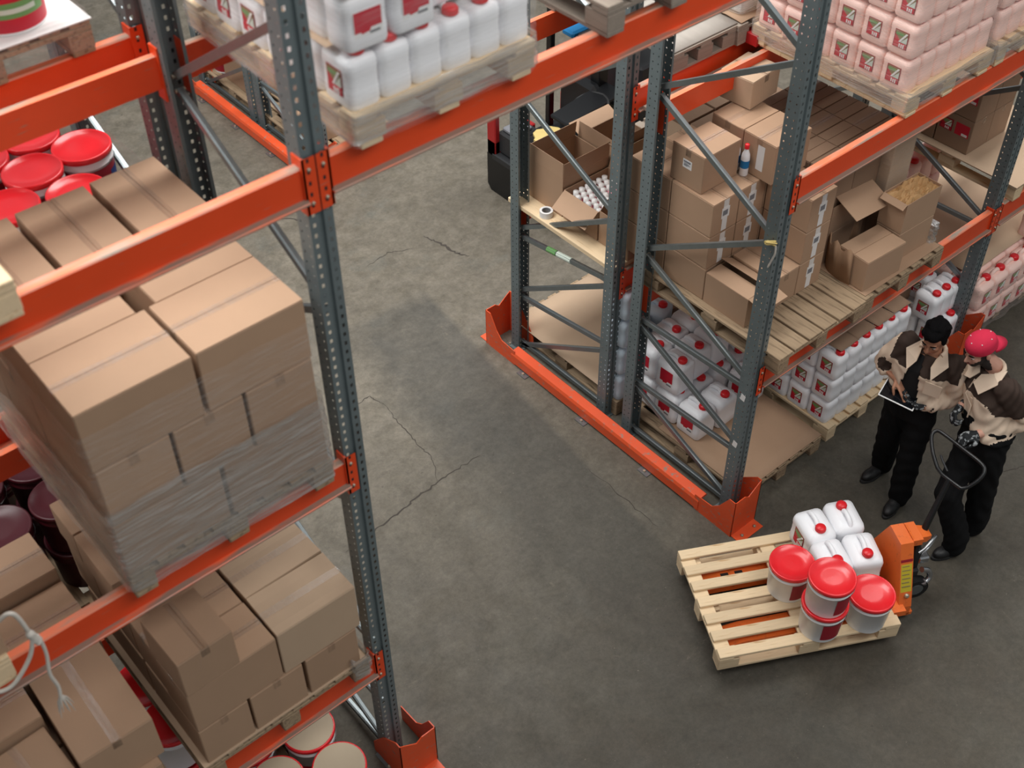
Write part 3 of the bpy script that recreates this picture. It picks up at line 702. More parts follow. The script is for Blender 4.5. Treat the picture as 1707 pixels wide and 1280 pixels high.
# ---- left rear bay, low level: dark tubs in deep shade
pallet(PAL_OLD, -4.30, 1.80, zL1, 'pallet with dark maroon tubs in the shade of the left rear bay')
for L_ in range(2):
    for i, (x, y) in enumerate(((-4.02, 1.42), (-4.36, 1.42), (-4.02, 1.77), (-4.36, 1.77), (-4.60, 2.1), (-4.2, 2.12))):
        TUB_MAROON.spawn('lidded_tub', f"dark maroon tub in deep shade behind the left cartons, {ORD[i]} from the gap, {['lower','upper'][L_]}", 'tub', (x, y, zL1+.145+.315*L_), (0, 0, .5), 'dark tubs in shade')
# ---- left rear bay: red-lidded tubs under film, two layers
pallet(PAL_OLD, -3.68, 1.80, 2.76, 'pallet under the wrapped red-lidded tubs at the back left')
tubs = [(-3.485, 1.905), (-3.205, 1.945), (-3.36, 2.20), (-3.65, 2.16), (-3.70, 1.70), (-3.95, 1.95), (-3.40, 1.60)]
for L_ in range(2):
    for i, (x, y) in enumerate(tubs):
        TUB_DARK.spawn('lidded_tub', f"dark red tub with glossy red lid, {ORD[i]} of the back left pallet, {['lower','upper'][L_]} layer", 'tub', (x, y, 2.905+.315*L_), (0, 0, .5), 'wrapped red-lidded tubs')
wrap('stretch_film', -4.10, 1.42, 2.86, -3.055, 2.36, 3.54, 'clear film round the red-lidded tubs at the back left', 'film', False, .01, .004, .14, 20, 6)
# ---- left rear bay, top level: pallet with a tub at the upper left corner
pallet(PAL_OLD, -3.70, 1.84, 4.37, 'pallet corner at the upper left over the two orange beams')
sb = MB(); sb.box((-4.15, 1.22, 4.516), (-3.255, 2.46, 4.521), 'paper'); tag(link('slip_sheet', sb.mesh('slip_sheet')), 'shiny pale sheet on the upper left pallet under the tub', 'cardboard sheet')
for i, (x, y) in enumerate(((-3.51, 1.42), (-3.86, 1.42), (-3.51, 1.77), (-3.86, 1.77))):
    TUB_GREEN.spawn('lidded_tub', ['red tub with a green label band in the upper left corner', 'red tub left of the green-banded one, upper left', 'red tub behind the green-banded one, upper left', 'rearmost red tub on the upper left pallet'][i], 'tub', (x, y, 4.522), (0, 0, .15), 'tubs on the upper left pallet')
wrap('stretch_film', -4.12, 1.235, 4.40, -3.27, 2.43, 4.56, 'shiny film round the edge of the upper left pallet', 'film', False, .012, .008, .02, 10, 12)

# ================================================================ bridge over the passage
pallet(PAL_X, -2.44, .51, 4.37, 'pale pallet under the white jerrycans on the bridge beam', PI/2)
G = 'white jerrycans on the bridge'; zb = 4.37+.145
for L_ in range(3):
    z = zb+.236*L_
    if L_ == 0:
        for c in range(6):
            for r in range(6):
                if 0 < c < 5 and 0 < r < 5: continue
                JUG_W_ = JUG_Z if c == 0 else JUG_W
                JUG_W_.spawn('jerrycan', f"white jerrycan, bottom layer on the bridge pallet, {ORD[c]} column, {ORD[r]} from the front", 'jerrycan', (-2.865+JD/2+.1455*c, -.07+JW/2+.196*r, z), (0, 0, RND.uniform(-.02, .02)), G)
    else:
        for c in range(4):
            for r in range(8):
                if 0 < c < 3 and 0 < r < 7: continue
                (JUG_Z if c > 1 and L_ == 1 else JUG_W).spawn('jerrycan', f"white jerrycan turned to the front, {['','second','third'][L_]} layer on the bridge, {ORD[c]} column, {ORD[r]} row", 'jerrycan', (-2.865+.1+.212*c, -.075+JD/2+.147*r+(.085 if c > 1 else 0), z), (0, 0, PI/2+RND.uniform(-.02, .02)), G)
for L_ in range(2):
    s_ = MB(); s_.box((-2.885, .03 if L_ == 0 else -.09, zb+.2335+.236*L_), (-2.01, 1.10, zb+.2355+.236*L_), 'card_pale'); tag(link('layer_sheet', s_.mesh('layer_sheet')), f"thin card sheet between the {['lower','upper'][L_]} layers of white jerrycans on the bridge", 'cardboard sheet', 'layer sheets on the bridge')
wrap('stretch_film', -2.875, -.095, 4.385, -2.005, 1.12, zb+.72, 'clear stretch film round the white jerrycans on the bridge', 'film', False, .008, .012, .03, 26, 5)
wrap('stretch_film', -2.885, -.105, 4.405, -1.995, 1.125, 4.545, 'bunched film round the pallet edge under the white jerrycans', 'film_heavy', False, .012, .006, .03, 8, 66)
pallet(PAL_GREY, -1.16, .51, 4.37, 'weathered grey pallet on the bridge at the top centre')
s_ = MB(); s_.box((-1.52, -.08, 4.515), (-.76, 1.0, 4.53), 'wood_old'); tag(link('load_board', s_.mesh('load_board')), 'brown board on the weathered pallet at the top centre', 'board')
for c in range(4):
    for r in range(4):
        if c in (1, 2) and r in (1, 2): continue
        JUG_W.spawn('jerrycan', f"white jerrycan on the weathered bridge pallet, {ORD[c]} column, {ORD[r]} from the front", 'jerrycan', (-1.42+.18*c, .06+.22*r, 4.531), (0, 0, 0), 'jerrycans on the weathered pallet')
wrap('stretch_film', -1.52, -.06, 4.45, -.74, .90, 4.80, 'torn clear film round the load on the weathered pallet', 'film', False, .02, .006, .04, 10, 15)
# ================================================================ right rack, floor level
pallet(PAL_OLD, .50, .545, 0, 'worn floor pallet under the red-labelled jerrycans by the corner upright')
def sheet(name, x0, y0, x1, y1, z, label, m='card', th=.005, wave=.004, seed=1, rz=0):
    rr = random.Random(seed); nx, ny = 8, 8; vs = []; fs = []
    for j in range(ny+1):
        for i in range(nx+1): vs.append((x0+(x1-x0)*i/nx, y0+(y1-y0)*j/ny, z+rr.uniform(0, wave)))
    for j in range(ny):
        for i in range(nx): a = j*(nx+1)+i; fs.append((a, a+1, a+nx+2, a+nx+1))
    mb = MB(); mb.add(vs, fs, m, True); o = link(name, mb.mesh(name)); sm = o.modifiers.new('thickness', 'SOLIDIFY'); sm.thickness = th; sm.offset = 1
    return tag(o, label, 'cardboard sheet')
sheet('cardboard_sheet', .075, -.055, .95, .80, .146, 'flat cardboard on the floor pallet in front of the red-labelled jerrycans', 'card', .004, .002, 2)
G = 'red-labelled jerrycans by the corner upright'; zf = .155
cols = {(0, 0): .175, (0, 1): .385}
n = 0
for L_, lst in ((0, ((.275, .615), (.49, .60), (.275, .85), (.275, 1.085), (.49, .84), (.49, 1.075), (.71, .86), (.71, 1.09))), (1, ((.275, .865), (.49, .90), (.275, 1.10), (.49, 1.135), (.705, .91), (.705, 1.145)))):
    for (x, y) in lst:
        JUG_BIG.spawn('jerrycan', f"large white jerrycan with red label, {['lower','upper'][L_]} layer, {ORD[n % 8 if L_ == 0 else n-8]} from the passage corner", 'jerrycan', (x, y, zf+.288*L_), (0, 0, RND.uniform(-.06, .06)), G); n += 1
JUG_BIG.spawn('jerrycan', 'single red-labelled jerrycan partly behind the corner upright', 'jerrycan', (.84, .62, zf), (0, 0, .05), G)
JUG_BIG.spawn('jerrycan', 'upper red-labelled jerrycan partly behind the corner upright', 'jerrycan', (.93, .86, zf), (0, 0, .1), G)
# bluish cans in the gap between the two frames, on a small block
bk = MB(); bk.box((.02, 1.20, 0), (.24, 1.42, .15), 'wood_old', None, .006); tag(link('timber_block', bk.mesh('timber_block')), 'timber block under the bluish cans between the uprights', 'wood block')
for k in range(4): JUG_BLUE.spawn('jerrycan', f"bluish jerrycan stacked between the two uprights, {ORD[k]} from the floor", 'jerrycan', (.135, 1.31, .151+.272*k), (0, 0, .03*k), 'bluish cans between the uprights')
for k, (x, y) in enumerate(((.37, 1.42), (.60, 1.40))): JUG_BLUE.spawn('jerrycan', f"bluish jerrycan lying low behind the red-labelled ones, {['left','right'][k]}", 'jerrycan', (x, y, .45), (0, 0, .4), 'bluish cans behind')
# rear floor pallet covered by cardboard
pallet(PAL_OLD, .50, 1.885, 0, 'floor pallet covered with cardboard in the rear bay')
sheet('cardboard_sheet', .045, 1.30, .95, 2.47, .146, 'clean cardboard sheet over the rear floor pallet behind the guard', 'card_pale', .004, .002, 5)
for k, (x, y, h) in enumerate(((.78, 1.46, .46), (.48, 1.42, .29))):
    carton(x, y, .153, .27, .25, h, f"{['tall','low'][k]} carton behind the jerrycans under the first right beam", 'x', 'card_dark', 0, 'cartons behind the jerrycans')

# ---- white jerrycans with triangle labels, three layers
pallet(PAL_NEW, 1.475, .56, 0, 'pale floor pallet under the three layers of small white jerrycans')
G = 'small white jerrycans on the floor'
NX, NY = 6, 6
for L_ in range(3):
    for c in range(NX):
        for r in range(NY):
            if c > 0 and r > 0 and L_ < 2 and not (c == NX-1): continue
            if L_ == 2 and c > 1 and r > 2: continue
            JUG_Z.spawn('jerrycan', f"small white jerrycan, {['bottom','middle','top'][L_]} layer, {ORD[c]} column from the passage, {ORD[r]} row from the aisle", 'jerrycan', (1.045+JD/2+.147*c+RND.uniform(-.003, .003), .0+JW/2+.197*r, .146+.229*L_), (0, 0, RND.uniform(-.02, .02)), G)
for k in range(4): sheet('cardboard_sheet', 1.09+.21*k, .028+.008*(k % 2), 1.09+.21*(k+1)-.006, .98, .146+.229*3+.012, f"brown card strip on top of the small white jerrycans, {ORD[k]} from the passage", 'card_dark', .003, .014, 20+k)
# ---- third floor pallet behind the first worker
pallet(PAL_OLD, 2.26, .57, 0, 'floor pallet behind the first worker carrying mixed jerrycans', 0)
G = 'jerrycans behind the first worker'
JUG_BIG_Z = jug_proto(.205, .225, .272, 'jug_white', z_label(.13, .13), hs=1.05)
JUG_R = jug_proto(.145, .20, .25, 'jug_white', z_label(), hs=1.0)
for k, (x, y, z) in enumerate(((2.05, .20, .146), (2.05, .42, .146), (2.05, .20, .41), (2.05, .42, .41), (2.42, .06, .146), (2.57, .06, .146), (2.42, .28, .146), (2.57, .28, .146))):
    JUG_R.spawn('jerrycan', f"white jerrycan behind the workers on the mixed pallet, {ORD[k]} from the left", 'jerrycan', (x, y, z), (0, 0, 0), G)
for k in range(3): JUG_R.spawn('jerrycan', f"white jerrycan with bright red cap, {ORD[k]} of the trio behind the dark-haired worker", 'jerrycan', (2.385+.125*k, .13, .405), (0, 0, 0), G)
JUG_R.spawn('jerrycan', 'white jerrycan behind the trio, beside the far upright', 'jerrycan', (2.56, .33, .405), (0, 0, 0), G)
carton(2.30, .46, .41, .30, .26, .42, 'dark brown carton under the lower beam above the workers', 'x', 'card_dark', .05)
carton(2.30, .46, .146, .30, .26, .26, 'carton below the dark one under the lower beam', 'x', 'card_dark', 0)

# ---- pink jerrycans past the upright, with a big cardboard sheet
pallet(PAL_OLD, 3.26, .55, 0, 'floor pallet under the pink jerrycans at the right edge')
G = 'pink jerrycans at the right edge'
JUG_PB = jug_proto(.15, .19, .24, 'jug_pink', z_label(), hs=1.1)
for L_ in range(2):
    for c in range(5):
        for r in range(3):
            if L_ == 0 and r > 0 and c > 0: continue
            JUG_PB.spawn('jerrycan', f"pink jerrycan at the right edge, {['lower','upper'][L_]} layer, {ORD[c]} along the aisle, {ORD[r]} row deep", 'jerrycan', (2.83+.195*c, -.04+.155*r, .146+.244*L_), (0, 0, PI/2), G)
for c in range(2):
    JUG_PB.spawn('jerrycan', f"pink jerrycan standing on the second layer at the right border, {ORD[c]}", 'jerrycan', (3.62+.195*c, .05, .146+.244*2+.012), (0, 0, PI/2), G)
wrap('stretch_film', 2.74, -.12, .10, 3.72, .40, .60, 'loose film and torn skirt round the pink jerrycans at the right edge', 'film_pink', False, .02, .004, .04, 14, 31)
sheet('cardboard_sheet', 2.78, .05, 3.95, 1.15, .146+.244*2+.014, 'big flat cardboard over the pink jerrycans behind the upright', 'card_pale', .005, .006, 41)

for L_ in range(2):
    for c in range(4): JUG_PB.spawn('jerrycan', f"pink jerrycan behind the big cardboard, {['lower','upper'][L_]}, {ORD[c]} from the upright", 'jerrycan', (2.90+.17*c, .98, .146+.244*2+.03+.246*L_), (0, 0, 0), 'pink jerrycans behind the big cardboard')
# ================================================================ right rack, first level
zR = 1.405
pallet(PAL_SLAT, .485, .45, zR, 'weathered pallet, half empty, under the taped cartons')
G = 'taped cartons on the weathered pallet'; bl = zR+.146; BX, BY, BH = .25, .37, .258
def tcarton(x, y, k, label, face='y', strip=True, **kw):
    t = carton(x, y, bl+BH*k, kw.pop('lx', BX)-.004, kw.pop('ly', BY)-.004, BH-.002, label, 'y' if face == 'y' else 'x', kw.pop('tone', 'card'), 0, G, **kw)
    lx, ly = BX-.004, BY-.004
    if strip:
        if face == 'y': decal(t, 'tape_label', WHITE_TAPE, (0.0, -ly/2, BH/2), (1, 0, 0), (0, 0, 1), label='white tape strip with barcode')
        else: decal(t, 'tape_label', WHITE_TAPE, (-lx/2, .02, BH/2), (0, -1, 0), (0, 0, 1), label='white tape strip with barcode')
    return t
for k in range(3):
    lv = ['bottom', 'middle', 'top'][k]
    tcarton(.225, 1.125, k, f"carton with barcode strips by the inner upright, {lv} of its column", 'x', True)
    tcarton(.225, .752, k, f"carton in the column at the passage side, {lv} layer", 'y', k > 0)
    tcarton(.478, .752, k, f"carton in the middle column behind, {lv} layer", 'y', k > 0)
    tcarton(.731, .752, k, f"carton in the right rear column, {lv} layer", 'y', False)
    tcarton(.731, .378, k, f"carton in the front right column beside the pallet boards, {lv} layer", 'y', True)
    tcarton(.55, 1.125, k, f"rear carton by the back beam, {lv} layer", 'y', False)
tcarton(.478, .378, 0, 'low closed carton between the open one and the right column', 'y', False)
def open_carton(x, y, z, lx, ly, lz, label, flaps, rz=0, tone='card', group=None, fl=None):
    """open carton: bottom and four walls, each flap a part hinged on its wall; flaps = {side: angle from upright, outward positive}"""
    t = thing('open_carton', label, 'box', (x, y, z), (0, 0, rz), group); w_ = .005; b = MB()
    b.box((-lx/2, -ly/2, 0), (lx/2, ly/2, w_), tone)
    b.box((-lx/2, -ly/2, w_), (-lx/2+w_, ly/2, lz), tone); b.box((lx/2-w_, -ly/2, w_), (lx/2, ly/2, lz), tone)
    b.box((-lx/2+w_, -ly/2, w_), (lx/2-w_, -ly/2+w_, lz), tone); b.box((-lx/2+w_, ly/2-w_, w_), (lx/2-w_, ly/2, lz), tone)
    part('carton_body', b, t)
    for sd, ang in flaps.items():
        f = MB(); L2 = fl or min(lx, ly)/2
        if sd in '-x+x' and sd[1] == 'x':
            s = -1 if sd[0] == '-' else 1; f.box((-.002, -ly/2+.003, 0), (.002, ly/2-.003, L2), tone, None, .001); part('flap', f, t, (s*(lx/2-.002), 0, lz), (0, s*ang, 0))
        else:
            s = -1 if sd[0] == '-' else 1; f.box((-lx/2+.003, -.002, 0), (lx/2-.003, .002, L2), tone, None, .001); part('flap', f, t, (0, s*(ly/2-.002), lz), (-s*ang, 0, 0))
    return t
oc = open_carton(.225, .378, bl, BX-.004, BY-.004, BH-.02, 'carton with its flaps standing open at the pallet corner', {'-x': -1.50, '-y': 1.75, '+x': -1.1}, 0, 'card', G, .13)
decal(oc, 'shipping_label', ship_label(.05, .06), (.05, -(BY-.004)/2, .15), (1, 0, 0), (0, 0, 1))
# top of that pallet: a labelled carton, a bottle, two wide cartons
zt = bl+BH*3
p_ = carton(.29, .84, zt, .335, .275, .272, 'carton with a white address label standing on top of the columns', 'x', 'card', 0, G)
decal(p_, 'shipping_label', ship_label(.075, .062), (-.1675, .0, .16), (0, -1, 0), (0, 0, 1), label='white address label')
for i, (y, lb) in enumerate(((.612, 'front wide carton beside the bottle, near the corner upright'), (.885, 'rear wide carton behind the bottle with a lifted flap'))):
    q_ = carton(.70, y, zt, .34, .268, .288, lb, 'x', 'card', 0, G, lift=.0 if i == 0 else .12)
    if i == 0: decal(q_, 'tape_label', [(R(-.028, -.09, .028, .09), 'paper')], (-.17, -.02, .15), (0, -1, 0), (0, 0, 1), label='white tape strip')
carton(.86, 1.02, zt+.29, .30, .26, .20, 'greyish carton on top, under the upper beam', 'y', 'card_pale', .1, G)
def bottle(x, y, z, label):
    p = Proto(); b = MB(); b.lathe([(.026, 0), (.029, .006), (.029, .13), (.026, .155), (.014, .185), (.0125, .20)], 'jug_white', (0, 0, 0), 18)
    p.add('bottle_body', b); c = MB(); c.lathe([(.0155, 0), (.0155, .028), (.012, .032), (.0005, .032)], 'cap_red', (0, 0, 0), 14, None, True, False); p.add('screw_cap', c, None, (0, 0, .198))
    l = MB(); l.lathe([(.0296, .06), (.0296, .115)], 'lab_cyan', (0, 0, 0), 18, None, True, False); p.add('label', l, 0, (0, 0, 0), (0, 0, 0), 'blue label')
    return p.spawn('bottle', label, 'bottle', (x, y, z))
bottle(.495, .68, zt, 'white bottle with blue label and red cap standing on the cartons')
bottle(.495, .76, zt, 'white bottle almost hidden behind the blue-labelled one')

# ---- second pallet on that level: dark carton bed, opened cartons at the front
pallet(PAL_OLD, 1.37, .46, zR, 'pallet with a torn tray of opened cartons above the jerrycans')
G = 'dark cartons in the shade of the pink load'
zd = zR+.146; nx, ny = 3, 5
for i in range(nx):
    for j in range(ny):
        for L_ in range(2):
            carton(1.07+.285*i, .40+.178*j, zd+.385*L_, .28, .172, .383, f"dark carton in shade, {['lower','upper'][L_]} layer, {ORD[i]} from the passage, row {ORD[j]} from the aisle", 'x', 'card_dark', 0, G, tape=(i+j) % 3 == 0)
G = 'opened cartons on the torn tray'
tr = thing('torn_tray', 'torn cardboard tray curling round the opened cartons', 'cardboard tray', (0, 0, zd), (0, 0, 0))
b = MB(); b.box((.955, -.125, 0), (1.79, .30, .004), 'card'); part('tray_base', b, tr)
b = MB(); A = [(.965, .02), (.96, .12), (.975, .20), (1.01, .255), (1.08, .285), (1.18, .292), (1.27, .28), (1.33, .25)]
P2 = smooth([(a, c, 0) for a, c in A], 4); hs = [.26+.03*math.sin(i*1.3) for i in range(len(P2))]
vs = []; fs = []
for i, p in enumerate(P2):
    vs += [(p.x, p.y, .004), (p.x-.01*math.sin(i), p.y+.02, hs[i])]
    if i: k = 2*i; fs.append((k-2, k, k+1, k-1))
b.add(vs, fs, 'card_inner', True); o = part('torn_wall', b, tr); sm = o.modifiers.new('thickness', 'SOLIDIFY'); sm.thickness = .006
carton(1.165, .03, zd+.005, .38, .25, .245, 'plain carton with a smooth closed top on the torn tray', 'x', 'card', -.06, G, tape=False)
tw = carton(1.565, .065, zd+.005, .37, .20, .245, 'lower of the twin cartons beside the plain one', 'x', 'card', -.03, G, tape=False)
tu = open_carton(1.565, .065, zd+.252, .37, .20, .24, 'upper twin carton stuffed with crumpled brown paper', {'-x': 2.2}, -.03, 'card', G, .05)
rr = random.Random(5); b = MB(); vs = []; fs = []; N_ = 14
for j in range(N_+1):
    for i in range(N_+1):
        e = min(i, N_-i, j, N_-j); vs.append((-.18+.36*i/N_+rr.uniform(-.006, .006), -.095+.19*j/N_+rr.uniform(-.005, .005), .20+(.012 if e == 0 else rr.uniform(.0, .055))))
for j in range(N_):
    for i in range(N_): a = j*(N_+1)+i; fs.append((a, a+1, a+N_+2, a+N_+1))
b.add(vs, fs, 'kraft', False); ck = link('packing_paper', b.mesh('packing_paper'), None, (1.565, .065, zd+.26), (0, 0, -.03)); tag(ck, 'crumpled brown packing paper bulging from the upper twin carton', 'paper')
# loose lid leaning on the cartons behind
ld = MB(); ld.box((-.20, -.125, 0), (.20, .125, .006), 'card', None, .001)
o = link('cardboard_sheet', ld.mesh('cardboard_sheet'), None, (1.245, .235, zd+.47), (.42, .10, .01)); tag(o, 'loose square cardboard flap tilted over the opened cartons', 'cardboard sheet')
oc2 = open_carton(1.20, .335, zd+.255, .40, .10, .22, 'dark narrow open carton behind the loose flap', {'+y': -.2}, 0, 'card_dark', G, .08)
carton(1.20, .335, zd+.004, .40, .10, .25, 'narrow carton under the dark open one', 'x', 'card_dark', 0, G)
wb = carton(1.62, .31, zd+.385-.0, .24, .16, .40, 'grey film-wrapped carton behind the twin cartons', 'x', 'card_pale', 0, G)
carton(1.62, .26, zd+.004, .24, .15, .375, 'carton under the grey wrapped one', 'x', 'card_dark', 0, G)
wrap('stretch_film', 1.50, .23, zd+.385, 1.74, .39, zd+.785, 'film round the grey carton behind the twins', 'film', True, .006, .004, .012, 8, 77)
# crumpled clear film at the tray's right end
wrap('stretch_film', 1.755, -.06, zd, 1.80, .10, zd+.16, 'crumpled clear film at the end of the torn tray', 'film_heavy', True, .03, .003, .02, 8, 78)
# bar-code sticker on the lower front beam and a white sticker on the corner upright
st = thing('beam_sticker', 'small white barcode sticker on the lower front beam', 'sticker', (.66, -.0485, 1.27)); decal(st, 'print', ship_label(.05, .055), (0, 0, .03), (1, 0, 0), (0, 0, 1))
for k, z in enumerate((1.16, .71)):
    st = thing('upright_sticker', f"white paper scrap on the corner upright, {['upper','lower'][k]}", 'sticker', (-.0555, 0, z), (0, 0, 0)); decal(st, 'print', [([(-.02, -.025), (.018, -.03), (.024, .02), (-.012, .03)], 'paper')], (0, 0, 0), (0, -1, 0), (0, 0, 1))
# string tied round the corner upright
st = thing('string_knot', 'wad of old string and tape tied to the corner upright', 'string', (-.058, -.01, 2.46)); b = MB()
for k in range(14): b.tube(smooth([(-.012+.01*rr.random(), -.05+.02*rr.random(), .03*rr.random()), (-.03-.02*rr.random(), -.01+.02*rr.random(), .03*rr.random()), (-.012, .04*rr.random(), -.02+.03*rr.random())]), .005, 'foam_yellow', 5)
part('knot', b, st); b = MB(); b.tube(smooth([(-.008, -.045, .0), (-.008, -.05, -.05), (-.007, -.035, -.11), (-.007, -.015, -.18)]), [.006]*15+[.003], 'rope', 6); part('loose_end', b, st)

# ================================================================ right rack, second level: pink jerrycans
zP = 2.872
def pink_load(px, label, c0, NX, NY, NL, G, key, pp):
    pallet(pp or PAL_X, px, .55, zP, label, 0 if pp else PI/2)
    for L_ in range(NL):
        for c in range(NX):
            for r in range(NY):
                if 0 < c < NX-1 and 0 < r: continue
                if c == NX-1 and r > 1: continue
                JUG_PINK.spawn('jerrycan', f"{key} pink jerrycan, {ORD[L_]} layer up, {ORD[c]} column from the passage, {ORD[r]} from the aisle", 'jerrycan', (c0+JD/2+.146*c, -.01+JW/2+.192*r, zP+.146+.226*L_), (0, 0, RND.uniform(-.015, .015)), G)
        if L_ == 3:
            s_ = MB(); s_.box((c0-.01, -.02, zP+.146+.226*L_-.006), (c0+.146*NX+.01, 1.16, zP+.146+.226*L_-.004), 'card_pale')
            tag(link('layer_sheet', s_.mesh('layer_sheet')), f"thin sheet under the {ORD[L_]} layer of the {key} pink jerrycans", 'cardboard sheet', 'layer sheets between pink jerrycans')
    wrap('stretch_film', c0, -.01, zP+.10, c0+.146*NX, 1.15, zP+.146+.226*NL, f"glossy film round the {key} pink jerrycan load", 'film_pink', False, .007, .010, .03, 30, int(px*10))
    wrap('stretch_film', c0-.005, -.055, zP+.055, c0+.146*NX+.005, 1.155, zP+.185, f"thick twisted film band at the foot of the {key} pink load", 'film_heavy', False, .012, .014, .03, 6, int(px*10)+1)
pink_load(1.44, 'pallet under the wrapped pink jerrycans on the upper beam', 1.01, 6, 6, 5, 'pink jerrycans on the upper beam', 'large', None)
pink_load(2.265, 'pallet at the upper right border under more pink jerrycans', 1.945, 4, 4, 5, 'pink jerrycans at the upper right border', 'right-hand', pallet_proto(.66, PL, 'wood_new', 5))
# rear bay, second level
pallet(PAL_GREY, 1.34, 1.80, zP, 'grey pallet behind the pink load on the rear upper beam')
sheet('cardboard_sheet', .93, 1.20, 1.72, 2.3, zP+.146, 'curled cardboard on the grey pallet behind the pink load', 'card', .004, .02, 51)
for i, (x, y) in enumerate(((1.12, 1.42), (1.38, 1.42), (1.12, 1.74), (1.38, 1.74))):
    carton(x, y, zP+.172, .25, .30, .30, f"white wrapped carton behind the pink load, {['front left','front right','rear left','rear right'][i]}", 'x', 'paper', 0, 'white wrapped cartons', tape=False)
wrap('stretch_film', .98, 1.26, zP+.17, 1.52, 1.90, zP+.48, 'glossy film round the white cartons behind the pink load', 'film_heavy', True, .01, .006, .05, 10, 61)
pallet(PAL_XG, .62, 1.82, zP, 'empty grey pallet with a plywood sheet behind the upper beam', PI/2)
sheet('plywood_sheet', .32, 1.22, .915, 2.42, zP+.145, 'smooth grey plywood sheet behind the upper orange beam', 'plywood', .012, .0, 52)
pl = MB(); pl.box((.08, 1.098, 2.7225), (2.58, 1.218, 2.752), 'wood_grey', None, .003); tag(link('timber_plank', pl.mesh('timber_plank')), 'long grey plank lying between the two inner orange beams', 'plank')
rb = MB(); rb.box((.0, .0, .0), (.10, .14, .078), 'fork_red', None, .003); o = link('red_block', rb.mesh('red_block'), None, (.985, 1.10, zP)); tag(o, 'red painted block at the back corner of the pink pallet', 'block')

# ================================================================ rear bay, first level: open cartons
bd = MB(); bd.box((-.03, 1.28, zR+.002), (1.05, 2.42, zR+.04), 'wood_new', None, .003); tag(link('shelf_board', bd.mesh('shelf_board')), 'pale shelf board under the open cartons in the rear bay', 'board')
zo = zR+.041; G = 'open cartons on the rear shelf board'
open_carton(.34, 2.155, zo, .46, .37, .33, 'open carton with a tall wing flap at the far end of the shelf', {'-x': -.02, '+y': -.10, '-y': .05}, 0, 'card', G, .13)
b2 = open_carton(.33, 1.775, zo, .44, .36, .25, 'open carton full of white-capped bottles', {'-x': 2.25, '+x': .3}, 0, 'card', G, .16)
open_carton(.33, 1.43, zo, .44, .30, .27, 'open carton nearest the inner uprights on the rear shelf', {'-y': .35, '+y': -.45}, 0, 'card', G, .15)
open_carton(.80, 2.14, zo, .42, .38, .33, 'tall open carton with raised flaps deeper on the shelf', {'-x': -.05, '-y': .05, '+y': 1.2}, 0, 'card', G, .12)
open_carton(.80, 1.76, zo, .42, .34, .37, 'tall carton with a split lid behind the bottle carton', {'-x': .6, '+x': .4, '-y': .2}, 0, 'card_pale', G, .14)
carton(.80, 1.44, zo, .42, .28, .44, 'closed carton behind the inner uprights on the rear shelf', 'x', 'card', 0, G)
pallet(PAL_GREY, 1.56, 1.80, zR, 'pallet under the shaded cartons deep in the rear bay')
for i in range(3):
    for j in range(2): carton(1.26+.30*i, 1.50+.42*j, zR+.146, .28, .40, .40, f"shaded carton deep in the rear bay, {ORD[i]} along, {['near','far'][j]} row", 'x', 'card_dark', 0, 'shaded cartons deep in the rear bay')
sp = Proto(); b = MB(); b.lathe([(.018, 0), (.02, .004), (.02, .105), (.011, .125), (.011, .135)], 'bottle_pink' if 'bottle_pink' in MATS else mat('bottle_pink', (226, 150, 160), .3).name, (0, 0, 0), 12); sp.add('bottle_body', b)
c = MB(); c.lathe([(.0155, 0), (.0155, .026), (.0005, .027)], 'paper', (0, 0, 0), 12, None, True, False); sp.add('screw_cap', c, None, (0, 0, .132))
q = 0
for i in range(7):
    for j in range(6):
        x = .155+.057*i+(.028 if j % 2 else 0); y = 1.635+.054*j
        if x > .50: continue
        if x > .36 and y < 1.80 and j < 3: continue
        sp.spawn('small_bottle', f"small pink bottle with white cap in the open carton, {ORD[i]} along, {ORD[j]} deep", 'bottle', (x, y, zo+.008), (0, 0, 0), 'white-capped bottles in the carton', (1.36, 1.36, 1.42))
bag = MB(); rr = random.Random(8); vs = []; fs = []
for j in range(9):
    for i in range(9): e = min(i, 8-i, j, 8-j); vs.append((-.07+.0175*i+rr.uniform(-.005, .005), -.09+.022*j, (.01 if e == 0 else .03+rr.uniform(0, .03))))
for j in range(8):
    for i in range(8): a = j*9+i; fs.append((a, a+1, a+10, a+9))
bag.add(vs, fs, 'bottle_pink', True); o = link('plastic_bag', bag.mesh('plastic_bag'), None, (.44, 1.70, zo+.19), (0, 0, 0)); tag(o, 'pink plastic bag crumpled beside the white-capped bottles', 'bag')
tp = thing('tape_roll', 'roll of white packing tape lying on the shelf board', 'tape roll', (.035, 2.06, zo)); b = MB(); n = 28
b.lathe([(.034, 0), (.05, 0), (.05, .048), (.034, .048), (.034, 0)], 'paper', (0, 0, 0), n, None, False, False); part('tape_coil', b, tp)
b = MB(); b.lathe([(.030, .001), (.034, .001), (.034, .047), (.030, .047), (.030, .001)], 'print_grey', (0, 0, 0), n, None, False, False); part('core', b, tp)

